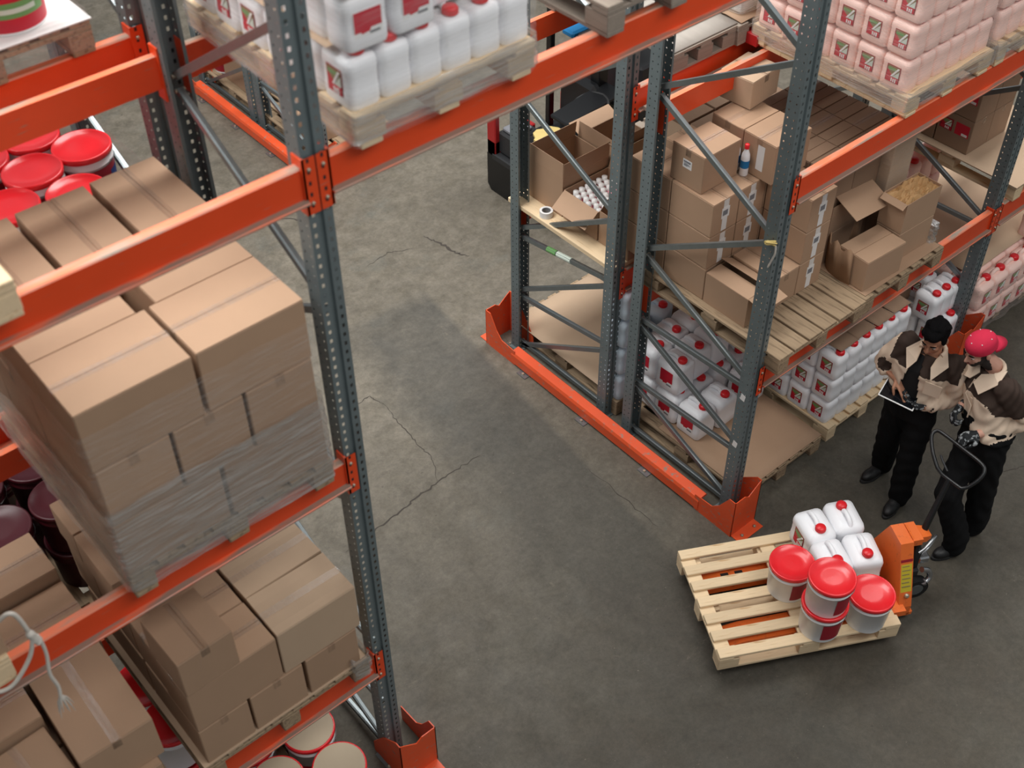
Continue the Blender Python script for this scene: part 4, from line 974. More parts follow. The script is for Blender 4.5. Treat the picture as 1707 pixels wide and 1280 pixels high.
# ================================================================ bay past the workers' upright, first level
pallet(PAL_NEW, 3.26, .54, zR, 'pale pallet with a board behind the far upright')
bd = MB(); bd.box((2.78, -.09, zR+.146), (3.75, 1.12, zR+.156), 'card_pale'); tag(link('cover_board', bd.mesh('cover_board')), 'clean pale board lying on the pallet past the far upright', 'board')
for i in range(2):
    for k in range(2):
        for j in range(2):
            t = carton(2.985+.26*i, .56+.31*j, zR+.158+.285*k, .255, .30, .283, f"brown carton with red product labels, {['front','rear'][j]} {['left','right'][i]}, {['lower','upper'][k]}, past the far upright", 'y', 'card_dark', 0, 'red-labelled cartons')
            if i == 0:
                decal(t, 'product_label', [(R(-.055, -.05, .055, .05), 'lab_dark')]+z_label(.10, .09)[1:], (-.1275, .075, .18), (0, -1, 0), (0, 0, 1)); decal(t, 'product_label', [(R(-.06, -.05, .06, .05), 'lab_red'), (R(.0, -.045, .05, -.025), 'lab_white')], (-.1275, -.065, .18), (0, -1, 0), (0, 0, 1))
carton(3.02, .26, zR+.158+0, .2, .2, .01+.12, 'low box at the front of the pale board', 'x', 'card_pale', 0) if False else None
# white and pink goods seen low beyond the far upright in the rear bay
pallet(PAL_OLD, 3.20, 1.86, 0, 'rear floor pallet beyond the far upright')
for i in range(4):
    for k in range(3): JUG_PB.spawn('jerrycan', f"pink jerrycan in the shade of the rear bay, {ORD[i]} along, {ORD[k]} layer", 'jerrycan', (2.86+.17*i, 1.42, .146+.246*k), (0, 0, 0), 'shaded pink jerrycans')
# ================================================================ pallet truck with its load
JO, JA = Vector((-1.138, -.931, 0)), math.radians(-28.4)
JM = Matrix.Translation(JO) @ Matrix.Rotation(JA, 4, 'Z')
def jl(u, v, z): return JM @ Vector((u, v, z))
ZP_ = .092
p0 = jl(.617, .44, ZP_); PAL_JACK.spawn('pallet', 'new pale pallet carried by the orange pallet truck', 'pallet', tuple(p0), (0, 0, JA-PI/2), 'wooden pallets')
zj = ZP_+.1445
for i, (u, v, k, lb) in enumerate(((.615, .435, 0, 'white tub with red lid at the left of the pallet truck load'), (.705, .10, 0, 'white tub with dark red label under another tub, pallet truck'), (.705, .10, 1, 'topmost white tub stacked on another, glossy red lid'), (1.02, .10, 0, 'white tub with red lid at the right front of the pallet'))):
    q = jl(u, v, zj+.262*k); TUB.spawn('lidded_tub', lb, 'tub', tuple(q), (0, 0, JA+(.35, .25, .55, 1.6)[i]), 'red-lidded tubs on the pallet truck')
for i, (u, v, r, lb) in enumerate(((.895, .725, .10, 'white jerrycan at the left rear of the pallet truck load'), (1.115, .755, PI, 'white jerrycan at the far rear with its cap uppermost'), (.905, .455, .05, 'white jerrycan half hidden behind the stacked tubs'), (1.125, .465, -.05, 'white jerrycan beside the orange truck body'))):
    q = jl(u, v, zj); t = JUG_PLAIN.spawn('jerrycan', lb, 'jerrycan', tuple(q), (0, 0, JA+r), 'white jerrycans on the pallet truck')
    if i == 0: decal(t, 'label', z_label(.12, .13), (-.105, 0, .12), (0, -1, 0), (0, 0, 1))
pt = thing('pallet_truck', 'orange hand pallet truck with raised forks under the loaded pallet', 'pallet truck', tuple(JO), (0, 0, JA))
for k, vc in enumerate((.205, .645)):
    f = MB(); w2 = .08; zt_, zb_ = .1745, .125
    prof = [(1.34, zb_), (1.34, zt_), (.22, zt_), (.12, zt_-.022), (.10, zb_+.006), (.12, zb_)]
    f.prism(prof, 'y', vc-w2, vc+w2, 'jack_orange')
    fk = part('fork', f, pt)
    h = MB()
    for uu in (.24, .34): h.box((uu, vc-.025, zt_-.001), (uu+.055, vc+.03, zt_+.001), 'dark_void')
    part('wheel_slot', h, fk, label='dark slot in the fork tip')
    wv = MB(); wv.tube([(.26, vc-.05, .04), (.26, vc+.05, .04)], .038, 'black_rubber', 16); wv.tube([(.36, vc-.05, .04), (.36, vc+.05, .04)], .038, 'black_rubber', 16)
    wv.box((.25, vc-.055, .04), (.37, vc-.05, zb_+.01), 'dark_grey'); wv.box((.25, vc+.05, .04), (.37, vc+.055, zb_+.01), 'dark_grey'); part('fork_roller', wv, fk)
b = MB(); prof = [(.17, .05), (.70, .05), (.70, .15), (.66, .26), (.515, .60), (.35, .60), (.21, .26), (.17, .15)]
b.prism(prof, 'x', 1.31, 1.40, 'jack_orange'); b.box((1.30, .17, .05), (1.425, .70, .085), 'jack_orange', None, .004)
b.prism([(.355, .55), (.51, .55), (.51, .605), (.355, .605)], 'x', 1.40, 1.47, 'jack_orange')
body = part('truck_body', b, pt)
b = MB(); b.loft([[(1.40+.0, y, z) for y, z in ((.37, .552), (.495, .552), (.495, .608), (.37, .608))], [(1.52, y, z) for y, z in ((.385, .53), (.48, .53), (.48, .585), (.385, .585))], [(1.555, y, z) for y, z in ((.40, .535), (.465, .535), (.465, .57), (.40, .57))]], 'jack_orange', True, False); part('nose', b, body)
# stickers on the sloping near shoulder of the body
sl = Vector((0, .14, .34)).normalized()
decal(body, 'warning_sticker', [(R(-.038, -.16, .038, .05), 'sticker_yellow')]+[(R(-.03, .03-.03*i, .02+.008*(i % 2), .036-.03*i), 'lab_olive') for i in range(6)], (1.355, .272, .41), (1, 0, 0), tuple(sl), .0008, 'yellow warning sticker')
decal(body, 'brand_strip', [(R(-.042, -.008, .042, .012), 'lab_dark')], (1.355, .30, .478), (1, 0, 0), tuple(sl), .001, 'dark red strip')
bo = MB(); bo.lathe([(.016, 0), (.016, .018), (.008, .022)], 'bolt', (0, 0, 0), 8, Matrix.Translation((1.36, .205, .235)) @ Matrix.Rotation(-1.9, 4, 'X') @ Matrix.Rotation(PI, 4, 'Y')); part('bolt', bo, body)
b = MB(); b.lathe([(.045, .12), (.045, .40), (.025, .42), (.025, .52)], 'black_paint', (1.50, .435, 0), 18); b.box((1.40, .37, .18), (1.53, .50, .24), 'dark_grey', None, .004); part('pump', b, pt)
for vv in (.35, .52):
    b = MB(); b.tube([(1.52, vv-.028, .09), (1.52, vv+.028, .09)], .088, 'black_rubber', 24); b.tube([(1.52, vv-.032, .09), (1.52, vv+.032, .09)], .05, 'galv', 16); part('steer_wheel', b, pt)
b = MB(); b.tube(smooth([(1.50, .40, .40), (1.56, .42, .42), (1.64, .47, .44), (1.67, .50, .40), (1.62, .47, .34), (1.55, .43, .33)], 4), .012, 'chrome', 8); b.box((1.52, .39, .28), (1.60, .45, .34), 'chrome', None, .01); part('foot_lever', b, pt)
b = MB(); b.tube(smooth([(1.54, .36, .26), (1.60, .37, .22), (1.62, .36, .16), (1.58, .34, .13), (1.56, .33, .16)], 4), .02, 'chrome', 8); part('release_claw', b, pt)
# tiller with loop handle
inv = JM.inverted()
def W2(x, y, z): return tuple(inv @ Vector((x, y, z)))
hA, hB, hC, hD = Vector((.735, -.96, 1.045)), Vector((.715, -1.36, 1.065)), Vector((.60, -1.37, .97)), Vector((.60, -1.13, .94))
b = MB(); lp = [Vector((.60, -1.13, .94)), Vector((.655, -1.04, .985)), Vector((.715, -.975, 1.04)), Vector((.755, -.98, 1.062)), Vector((.76, -1.03, 1.066)), Vector((.742, -1.2, 1.066)), Vector((.724, -1.34, 1.066)), Vector((.70, -1.385, 1.05)), Vector((.655, -1.39, 1.01)), Vector((.60, -1.36, .95)), Vector((.575, -1.33, .93))]
b.tube([W2(*p) for p in smooth(lp, 5)], .0125, 'black_paint', 10); 
lo = W2(.585, -1.235, .925); b.tube([W2(.60, -1.13, .94), W2(.59, -1.18, .925), lo, W2(.575, -1.33, .93)], .013, 'black_paint', 8)
hl = part('handle_loop', b, pt)
b = MB(); b.tube([lo, (1.50, .435, .50)], [.017, .024], 'black_paint', 10); part('tiller', b, pt)
b = MB(); b.tube(smooth([W2(.66, -1.10, .99), W2(.63, -1.14, .985), W2(.60, -1.20, .965)], 4), .007, 'dark_grey', 6); part('grip_lever', b, hl)

# ================================================================ forklift parked in the rear aisle
fk = thing('forklift', 'black and red forklift with a torn seat parked behind the rack', 'forklift', (1.22, 3.15, 0))
b = MB(); b.prism([(0, .06), (.14, .0), (1.0, .0), (1.05, .06), (1.05, .40), (.0, .42)], 'x', 0, 1.5, 'black_paint'); b.box((-.005, .05, .36), (1.45, .98, .43), 'dark_grey', None, .01); part('chassis', b, fk)
b = MB(); b.box((.0, .93, .40), (.06, 1.05, 1.15), 'fork_red', None, .01); b.box((.0, .93, .40), (.5, 1.05, .56), 'fork_red', None, .01); part('red_panel', b, fk)
b = MB(); b.box((.05, .72, .43), (.36, .95, .66), 'dark_grey', None, .02); b.box((.08, .75, .66), (.30, .92, .70), 'print_grey', None, .01); part('battery_box', b, fk)
b = MB(); b.box((.10, .18, .52), (.60, .66, .72), 'black_paint', None, .04); b.box((.08, .14, .43), (.62, .70, .54), 'black_paint', None, .01); se = part('seat_cushion', b, fk)
b = MB(); rr = random.Random(3); A = [(.15+.16*math.cos(t)*(1+.35*rr.uniform(-1, 1)), .20*math.sin(t)*(1+.35*rr.uniform(-1, 1))) for t in [2*PI*i/18 for i in range(18)]]
b.prism([(x+.13, y+.44) for x, y in A], 'z', .715, .745, 'foam_yellow'); part('torn_foam', b, se, label='yellow foam showing through the torn cover')
b = MB(); b.tube([(.08, .16, .62), (.62, .16, .62)], .05, 'black_rubber', 12); part('side_roll', b, se)
b = MB(); b.box((.52, .20, .70), (.64, .66, 1.25), 'black_paint', Matrix.Translation((0, 0, 0)), .04); part('seat_back', b, fk)
b = MB(); b.box((.20, .02, 1.10), (.85, .26, 1.14), 'black_paint', Matrix.Translation((0, 0, 0)) @ Matrix.Rotation(-.12, 4, 'Y'), .01); b.box((.66, .03, .43), (.82, .22, 1.1), 'dark_grey', None, .02); part('console', b, fk)
b = MB(); b.tube(smooth([(.40+.16*math.cos(t), .12+.16*math.sin(t), 1.16+.05*math.cos(t)) for t in [2*PI*i/12 for i in range(13)]], 2), .014, 'black_rubber', 8); part('steering_wheel', b, fk)
for k, (x, y) in enumerate(((.66, .28), (.66, .92), (1.40, .10), (1.40, .92))):
    b = MB(); w2 = .055 if k == 0 else .03; b.box((x-w2, y-w2, .40), (x+w2, y+w2, 2.05), 'black_paint', None, .006); part('guard_post', b, fk)
b = MB(); b.box((.62, .06, 2.05), (1.45, .98, 2.10), 'black_paint', None, .01); part('overhead_guard', b, fk)
b = MB()
for y in (.2, .8): b.box((1.58, y-.05, .05), (1.66, y+.05, 2.3), 'dark_grey', None, .005)
for z in (.5, 1.3, 2.2): b.box((1.60, .2, z), (1.64, .8, z+.08), 'dark_grey')
b.box((1.50, .25, .1), (1.585, .75, .45), 'dark_grey'); part('mast', b, fk)
for y in (.28, .72): b = MB(); b.box((1.66, y-.05, .06), (2.6, y+.05, .10), 'dark_grey', None, .005); part('fork', b, fk)
for x, y in ((.28, .04), (.28, 1.01), (1.3, .04), (1.3, 1.01)): b = MB(); b.tube([(x, y-.05, .17), (x, y+.05, .17)], .168, 'black_rubber', 24); b.tube([(x, y-.056, .17), (x, y+.056, .17)], .08, 'dark_grey', 14); part('wheel', b, fk)
b = MB(); b.box((.72, .62, .43), (1.0, .86, .86), 'fork_red', None, .02); part('tank', b, fk)
b = MB(); b.box((.95, .94, 1.25), (1.25, 1.10, 1.32), 'lab_cyan', None, .02); part('blue_cover', b, fk)
b = MB(); b.box((1.0, .10, .43), (1.36, .95, 1.3), 'dark_grey', None, .02); part('hood', b, fk)

# ================================================================ far rack behind the aisle: goods seen past the left upright
pallet(PAL_OLD, R2X+.46, R2Y+.52, 0, 'floor pallet in the near half of the far rack')
pallet(PAL_OLD, R2X+.46, R2Y+1.72, 0, 'floor pallet in the rear half of the far rack')
carton(R2X+.30, R2Y+1.66, .146, .40, .58, .42, 'brown carton in the rear half of the far rack', 'y', 'card', 0)
carton(R2X+.28, R2Y+.46, .146, .40, .40, .22, 'brown carton low in the near half of the far rack', 'y', 'card', 0)
b = carton(R2X+.30, R2Y+.78, .146, .36, .22, .46, 'white and blue carton in the near half of the far rack', 'x', 'paper', 0); decal(b, 'print', [(R(-.09, -.1, .0, .16), 'lab_blue'), (R(.02, .1, .09, .13), 'lab_red')], (-.18, 0, .26), (0, -1, 0), (0, 0, 1))
TUB_DARK.spawn('lidded_tub', 'red tub at the far corner of the far rack', 'tub', (R2X+.22, R2Y+2.12, .146), (0, 0, 0))
# ================================================================ the two workers
mat('skin', (172, 122, 96), .55, 0, .06, 30, 0, 40, .35); mat('skin_fair', (198, 150, 130), .55, 0, .06, 30, 0, 40, .35); mat('hair', (13, 12, 13), .85, 0, .3, 60, 1.0, 150, .08); mat('beard', (34, 27, 24), .8, 0, .2, 60)
mat('cloth_beige', (214, 192, 170), .85, 0, .06, 12, .35, 26, .15); mat('cloth_brown', (62, 50, 44), .85, 0, .1, 12, .35, 26, .15); mat('cloth_black', (18, 18, 19), .9, 0, .15, 12, .4, 22, .15); mat('tee', (15, 15, 17), .9)
mat('cap_cloth', (206, 46, 74), .8, 0, .06, 20, .2, 60, .2); mat('glove', (34, 36, 38), .8, 0, .6, 55, .4, 90, .2); mat('shoe', (20, 20, 21), .5); mat('sole', (36, 36, 36), .8); mat('eye', (230, 226, 220), .3); mat('iris', (30, 22, 18), .3); mat('lip', (150, 84, 78), .5); mat('screen', (18, 20, 24), .12)
wear(MATS['glove'], (150, 154, 156), .54, .60, 34, (1, 1, 1))
class Fig:
    """volumes that are fused into one continuous skin by a voxel remesh"""
    def __init__(s): s.mb = MB()
    def ell(s, c, r, Rm=None):
        prof = [(math.sin(PI*i/12), -math.cos(PI*i/12)) for i in range(13)]; prof[0] = (.02, -1); prof[-1] = (.02, 1)
        T = Matrix.Translation(c) @ (Rm.to_4x4() if Rm else Matrix.Identity(4)) @ Matrix.Diagonal((*r, 1)); s.mb.lathe(prof, 'skin', (0, 0, 0), 18, T)
    def limb(s, pts, rs, n=14):
        P = [Vector(p) for p in pts]; a = (P[0]-P[1]).normalized(); b = (P[-1]-P[-2]).normalized(); Q = []; Rr = []
        for t in (.98, .8, .5): Q.append(P[0]+a*rs[0]*t); Rr.append(rs[0]*math.sqrt(1-t*t))
        Q += P; Rr += list(rs)
        for t in (.5, .8, .98): Q.append(P[-1]+b*rs[-1]*t); Rr.append(rs[-1]*math.sqrt(1-t*t))
        s.mb.tube(Q, Rr, 'skin', n)
    def torso(s, rows, f, l):
        """rows: (centre, half width along l, half depth along f)"""
        rings = []
        for c, a, d in rows:
            c = Vector(c); rings.append([tuple(c+l*(a*math.copysign(abs(math.cos(t))**.8, math.cos(t)))+f*(d*math.copysign(abs(math.sin(t))**.8, math.sin(t)))) for t in [2*PI*i/28 for i in range(28)]])
        s.mb.loft(rings, 'skin')
    def bake(s, name, vox, smooth_it=4, fold=0, seed=0):
        me = s.mb.mesh('tmp'); o = bpy.data.objects.new('tmp', me); ts = bpy.data.scenes.new('bake'); ts.collection.objects.link(o)
        m = o.modifiers.new('r', 'REMESH'); m.mode = 'VOXEL'; m.voxel_size = vox; m.use_smooth_shade = True
        m = o.modifiers.new('s', 'SMOOTH'); m.factor = .5; m.iterations = smooth_it
        ts.view_layers[0].update(); dg = ts.view_layers[0].depsgraph; out = bpy.data.meshes.new_from_object(o.evaluated_get(dg)); bpy.data.objects.remove(o); bpy.data.meshes.remove(me); bpy.data.scenes.remove(ts)
        out.name = name; out.materials.clear()
        if fold:
            for v in out.vertices:
                p = v.co; k = math.sin(p.z*52+9*math.sin(p.x*13+seed)+7*math.sin(p.y*15))+.6*math.sin(p.x*60+p.z*31+seed)+.5*math.sin(p.y*70-p.z*23)
                v.co = p+v.normal*k*fold
            out.update()
        return out
def paint(me, mats, fn):
    for m in mats: me.materials.append(MATS[m])
    for p in me.polygons: p.material_index = fn(p.center); p.use_smooth = True
def hand(F, W, d, n, side, curls, thumb=.5, sc=1.0, ext=0.0):
    """palm and five fingers; d to the fingers, n where the palm faces, side=+1 puts the thumb towards d x n"""
    W = Vector(W); d = Vector(d).normalized(); n = Vector(n); n = (n-d*n.dot(d)).normalized(); t = d.cross(n)*side
    Rm = Matrix((t, d, n)).transposed()
    F.ell(W+d*.048*sc, (.041*sc+ext, .052*sc+ext, .017*sc+ext), Rm); F.limb([W-d*.02, W+d*.03*sc], [.024*sc+ext, .026*sc+ext], 10)
    L = ((.043, .027, .021), (.047, .030, .023), (.044, .028, .022), (.035, .021, .019))
    for i in range(4):
        p = W+d*(.090-.006*abs(i-1.2))*sc+t*(.031-.0205*i)*sc; a = 0; pts = [p-d*.03*sc, p]; c = curls[i]
        for k in range(3):
            a += c[k]; dirv = d*math.cos(a)+n*math.sin(a)+t*(.05*(1.2-i)); p = p+dirv*L[i][k]*sc; pts.append(p)
        F.limb(pts, [x*sc+ext for x in (.0105, .0098, .0092, .0085, .0075)], 8)
    b = W+d*.022*sc+t*.030*sc; v1 = (d*.62+t*.72+n*.28).normalized(); v2 = (d*(.9)+t*(.5-thumb)+n*thumb).normalized()
    F.limb([b, b+v1*.042*sc, b+v1*.042*sc+v2*.030*sc, b+v1*.042*sc+v2*.052*sc], [x*sc+ext for x in (.0145, .0115, .0105, .0085)], 8)
STRAIGHT = (.05, .08, .06); CURL = (1.25, 1.5, 1.0); GRIP = (.75, 1.1, .8); SOFT = (.35, .45, .3)
def head_frame(f, pitch, roll=0):
    """columns left, forward, up of a head looking along f, nodding down by pitch"""
    z = Vector((0, 0, 1)); f = Vector(f).normalized(); ff = f*math.cos(pitch)-z*math.sin(pitch); uu = z*math.cos(pitch)+f*math.sin(pitch); l = uu.cross(ff)
    Rm = Matrix((l, ff, uu)).transposed()
    return Rm
def head(F, c, Rm):
    """skull, jaw, brow, nose, lips, ears around the head centre c (half of the head height)"""
    P = lambda x, y, z: tuple(Vector(c)+Rm @ Vector((x, y, z)))
    F.ell(P(0, -.012, .035), (.076, .096, .083), Rm); F.ell(P(0, .018, -.035), (.060, .072, .075), Rm); F.ell(P(0, .045, -.085), (.036, .036, .030), Rm)
    F.ell(P(0, .076, .022), (.052, .016, .012), Rm)
    F.limb([P(0, .084, .012), P(0, .098, -.012), P(0, .106, -.028)], [.009, .011, .013], 8); F.ell(P(.011, .094, -.030), (.008, .009, .007), Rm); F.ell(P(-.011, .094, -.030), (.008, .009, .007), Rm)
    F.ell(P(0, .080, -.058), (.022, .012, .006), Rm); F.ell(P(0, .078, -.068), (.019, .012, .006), Rm)
    for s in (-1, 1):
        F.ell(P(.034*s, .060, -.020), (.022, .022, .022), Rm); F.ell(P(.079*s, -.008, -.006), (.008, .019, .030), Rm)
def face_parts(parent, c, Rm, base):
    P = lambda x, y, z: Vector(c)+Rm @ Vector((x, y, z))-base
    for s in (-1, 1):
        b = MB(); b.lathe([(math.sin(PI*i/8)*1+.001, -math.cos(PI*i/8)) for i in range(9)], 'eye', (0, 0, 0), 10, Matrix.Translation(P(.031*s, .0775, .006)) @ Rm.to_4x4() @ Matrix.Diagonal((.013, .009, .0075, 1)))
        b.lathe([(math.sin(PI*i/8)*1+.001, -math.cos(PI*i/8)) for i in range(9)], 'iris', (0, 0, 0), 10, Matrix.Translation(P(.031*s, .0845, .003)) @ Rm.to_4x4() @ Matrix.Diagonal((.0062, .004, .0058, 1))); part('eye', b, parent)
        b = MB(); b.tube([P(.014*s, .092, .027), P(.032*s, .091, .033), P(.050*s, .078, .029)], [.004, .0055, .003], 'hair', 6); part('eyebrow', b, parent)
    b = MB(); b.tube([P(-.020, .083, -.062), P(0, .0925, -.0625), P(.020, .083, -.062)], [.003, .0052, .003], 'lip', 6); part('lips', b, parent)
def shoe(parent, toe_dir, ankle, base, name='shoe'):
    t = Vector(toe_dir).normalized(); s = Vector((0, 0, 1)).cross(t); A = Vector((ankle[0], ankle[1], 0)); F = Fig(); Rm = Matrix((s, t, Vector((0, 0, 1)))).transposed()
    F.ell(A+t*.10+Vector((0, 0, .042)), (.046, .085, .040), Rm); F.ell(A-t*.02+Vector((0, 0, .050)), (.040, .062, .052), Rm); F.limb([A-t*.02+Vector((0, 0, .06)), A-t*.005+Vector((0, 0, .15))], [.045, .046]); F.ell(A+t*.045+Vector((0, 0, .05)), (.045, .08, .042), Rm)
    me = F.bake('upper', .010, 3)
    for v in me.vertices: v.co.z = max(v.co.z, .014); v.co -= base
    paint(me, ['shoe'], lambda c: 0); o = link(name, me, parent)
    b = MB(); n = 24; ring = []
    for i in range(n): a = 2*PI*i/n; w = .047 if math.sin(a) > 0 else .041; ring.append(A+s*(w*math.cos(a))+t*(.052+.140*math.sin(a)))
    b.loft([[tuple(p+Vector((0, 0, z))-base) for p in ring] for z in (0.001, .022)], 'sole', True, False); part('sole', b, o)
def flap(parent, name, quad, m, base, th=.006, label=None):
    b = MB(); b.add([tuple(Vector(q)-base) for q in quad], [tuple(range(len(quad)))], m); o = part(name, b, parent, label=label); sm = o.modifiers.new('thickness', 'SOLIDIFY'); sm.thickness = th; sm.offset = 0; return o

# ---------------- worker one: dark hair, reading the tablet
def worker_one():
    base = Vector((1.04, -.64, 0)); f = Vector((-.985, -.17, 0)).normalized(); l = Vector((-f.y, f.x, 0))*1.0; l = Vector((0, 0, 1)).cross(f); Z = Vector((0, 0, 1))
    t = thing('person', 'dark-haired worker in a beige and brown jacket pointing at a tablet', 'person', tuple(base))
    neck = Vector((1.005, -.675, 1.405)); hip = Vector((1.00, -.645, .93)); Rs = neck-l*.185-Z*.03; Ls = neck+l*.185-Z*.03
    Re, Rw = Vector((.935, -.395, 1.13)), Vector((.885, -.545, 1.135)); Le, Lw = Vector((1.055, -.88, 1.10)), Vector((.915, -.785, 1.035))
    hc = Vector((.975, -.675, 1.545)); HR = head_frame(f, .38)
    # continuous body: head, neck, trunk, arms, right bare hand, legs
    F = Fig(); head(F, hc, HR); F.limb([neck-Z*.03, neck+Z*.03+f*.01, hc-HR @ Vector((0, .0, .05))], [.062, .056, .054])
    rows = [(hip-Z*.07, .15, .10), (hip+Z*.05, .15, .10), (hip+Z*.22, .145, .095), (hip+Z*.36+f*.01, .165, .105), (neck-Z*.05, .15, .075), (neck, .07, .06)]
    F.torso(rows, f, l)
    F.limb([Rs, Re, Rw], [.050, .040, .029]); F.limb([Ls, Le, Lw], [.050, .040, .029])
    tip = Vector((.855, -.675, 1.055)); d = (tip-Rw).normalized(); hand(F, Rw, d, -Z*1+f*.2, -1, (STRAIGHT, CURL, CURL, CURL), .6)
    dL = Vector((-.35, .85, .05)).normalized(); hand(F, Lw, dL, Z, -1, (SOFT, SOFT, SOFT, SOFT), .6)
    RA, LA = Vector((1.12, -.50, 0)), Vector((.965, -.775, 0))
    for S, A in ((-1, RA), (1, LA)): F.limb([hip+l*.085*S-Z*.05, (hip+l*.09*S)*.5+A*.5+f*.02+Z*.01, A+Z*.10], [.075, .055, .040]); F.ell(A+f*.05+Z*.045, (.035, .035, .022))
    me = F.bake('body', .0062, 3)
    for v in me.vertices: v.co -= base
    paint(me, ['skin'], lambda c: 0); bo = link('body', me, t)
    face_parts(bo, hc, HR, base)
    # hair: a cap of short hair with a fringe, no hair on the face side
    F = Fig(); P = lambda x, y, z: tuple(hc+HR @ Vector((x, y, z)))
    F.ell(P(0, -.024, .052), (.084, .096, .078), HR); F.ell(P(0, .040, .086), (.064, .050, .036), HR); F.ell(P(0, -.066, .0), (.068, .045, .065), HR)
    for s in (-1, 1): F.ell(P(.072*s, .012, .030), (.012, .030, .040), HR)
    rh = random.Random(4)
    for k in range(26):
        a = rh.uniform(0, 2*PI); e = rh.uniform(.25, 1.25); q = Vector((.080*math.cos(a)*math.sin(e), -.016+.096*math.sin(a)*math.sin(e), .050+.078*math.cos(e))); F.ell(P(*q), (rh.uniform(.012, .022), rh.uniform(.016, .028), rh.uniform(.008, .013)), HR)
    me = F.bake('hair', .006, 2, .0015, 2)
    for v in me.vertices: v.co -= base
    paint(me, ['hair'], lambda c: 0); link('hair', me, t)
    # trousers
    F = Fig(); F.torso([(hip-Z*.10, .175, .125), (hip, .175, .125), (hip+Z*.10, .165, .118), (hip+Z*.16, .16, .115)], f, l)
    for S, A in ((-1, RA), (1, LA)): F.limb([hip+l*.088*S-Z*.06, (hip+l*.09*S-Z*.05)*.52+A*.48+f*.02, A+Z*.16+f*.005, A+Z*.065], [.100, .086, .084, .076])
    me = F.bake('trousers', .013, 4, .0035, 1)
    for v in me.vertices: v.co -= base
    paint(me, ['cloth_black'], lambda c: 0); link('trousers', me, t)
    # t-shirt under the open jacket
    F = Fig(); F.torso([(hip+Z*.02, .155, .118), (hip+Z*.2, .155, .118), (hip+Z*.36, .165, .125), (neck-Z*.05, .14, .088), (neck-Z*.01, .075, .07)], f, l); me = F.bake('t_shirt', .012, 3)
    for v in me.vertices: v.co -= base
    paint(me, ['tee'], lambda c: 0); link('t_shirt', me, t, label='black t-shirt')
    # jacket with sleeves; dark yoke on shoulders, beige below, open at the front
    F = Fig(); F.torso([(hip+Z*.06, .195, .142), (hip+Z*.20, .19, .14), (hip+Z*.34+f*.005, .198, .142), (neck-Z*.08, .188, .115), (neck-Z*.03, .15, .09), (neck+Z*.005, .085, .072)], f, l)
    F.limb([Rs+l*.01, Rs*.45+Re*.55-l*.012, Re-l*.005, Re.lerp(Rw, .16)], [.085, .078, .070, .062]); F.limb([Ls-l*.01, Ls*.45+Le*.55+l*.012, Le, Le*.25+Lw*.75], [.085, .078, .070, .058])
    me = F.bake('jacket', .011, 4, .0042, 3)
    bmj = bmesh.new(); bmj.from_mesh(me)
    dele = []
    for fc in bmj.faces:
        c = fc.calc_center_median(); q = c-hip; s_ = q.dot(l); d_ = q.dot(f)
        w_ = .085*(1-max(0, (c.z-1.02))/.55) if c.z > 1.0 else .085
        if d_ > .06 and abs(s_+.015) < max(.02, w_) and c.z > .95 and c.z < 1.42: dele.append(fc)
    bmesh.ops.delete(bmj, geom=dele, context='FACES'); bmj.to_mesh(me); bmj.free()
    def jc(c):
        q = c-neck; s_ = q.dot(l); armR = s_ < -.20; armL = s_ > .20
        if c.z > 1.285 and abs(s_) < .235: return 1
        if (Vector(c)-Rs.lerp(Re, .75)-f*.05).length < .055: return 1
        if c.z < 1.0 and abs(s_) < .22 and c.z > .93: return 1
        if (Vector(c)-Le.lerp(Lw, .8)).length < .05: return 1
        return 0
    paint(me, ['cloth_beige', 'cloth_brown'], jc)
    for v in me.vertices: v.co -= base
    jk = link('jacket', me, t); sm = jk.modifiers.new('thickness', 'SOLIDIFY'); sm.thickness = .006; sm.offset = -1
    for s in (-1, 1):
        cf = neck+f*.075; flap(jk, 'collar', [neck+l*.055*s+f*.075+Z*.015, neck+l*.080*s+Z*.055-f*.02, neck+l*.150*s+f*.085+Z*.005, neck+l*.085*s+f*.165-Z*.095, neck+l*.050*s+f*.120-Z*.03], 'cloth_beige', base, .006, 'beige collar')
    b = MB(); b.tube([tuple(neck+Z*(.030+.012*math.cos(a))+l*(.078*math.sin(a))-f*(.070*math.cos(a))+f*.008-base) for a in [(.25+.125*k-1)*PI*.86/1.0 for k in range(0, 13)]], [.016]*13, 'cloth_beige', 8); part('collar_band', b, jk)
    pk = neck+l*.105-Z*.19+f*.128; flap(jk, 'pocket', [pk-l*.055+Z*.05+f*.012, pk+l*.055+Z*.045-f*.006, pk+l*.055-Z*.055-f*.008, pk-l*.055-Z*.055+f*.012], 'cloth_beige', base, .008)
    shoe(t, f*.95+l*-.25, RA+f*.02, base); shoe(t, f, LA+f*.02, base)
    # dark glove on the left hand that carries the tablet
    F = Fig(); hand(F, Lw, dL, Z, -1, (SOFT, SOFT, SOFT, SOFT), .6, 1.03, .0022); me = F.bake('glove', .0058, 2)
    for v in me.vertices: v.co -= base
    paint(me, ['glove'], lambda c: 0); link('glove', me, t)
    # the tablet, held level above the gloved hand
    tb = thing('tablet', 'white-edged tablet held low by the dark-haired worker', 'tablet', (.852, -.615, 1.062), (0.12, .10, math.atan2(f.y, f.x)+PI/2+.12))
    b = MB(); b.box((-.125, -.088, -.004), (.125, .088, .003), 'lab_white', None, .002); part('casing', b, tb)
    b = MB(); b.box((-.117, -.08, .003), (.117, .08, .0042), 'screen'); part('screen', b, tb)
worker_one()

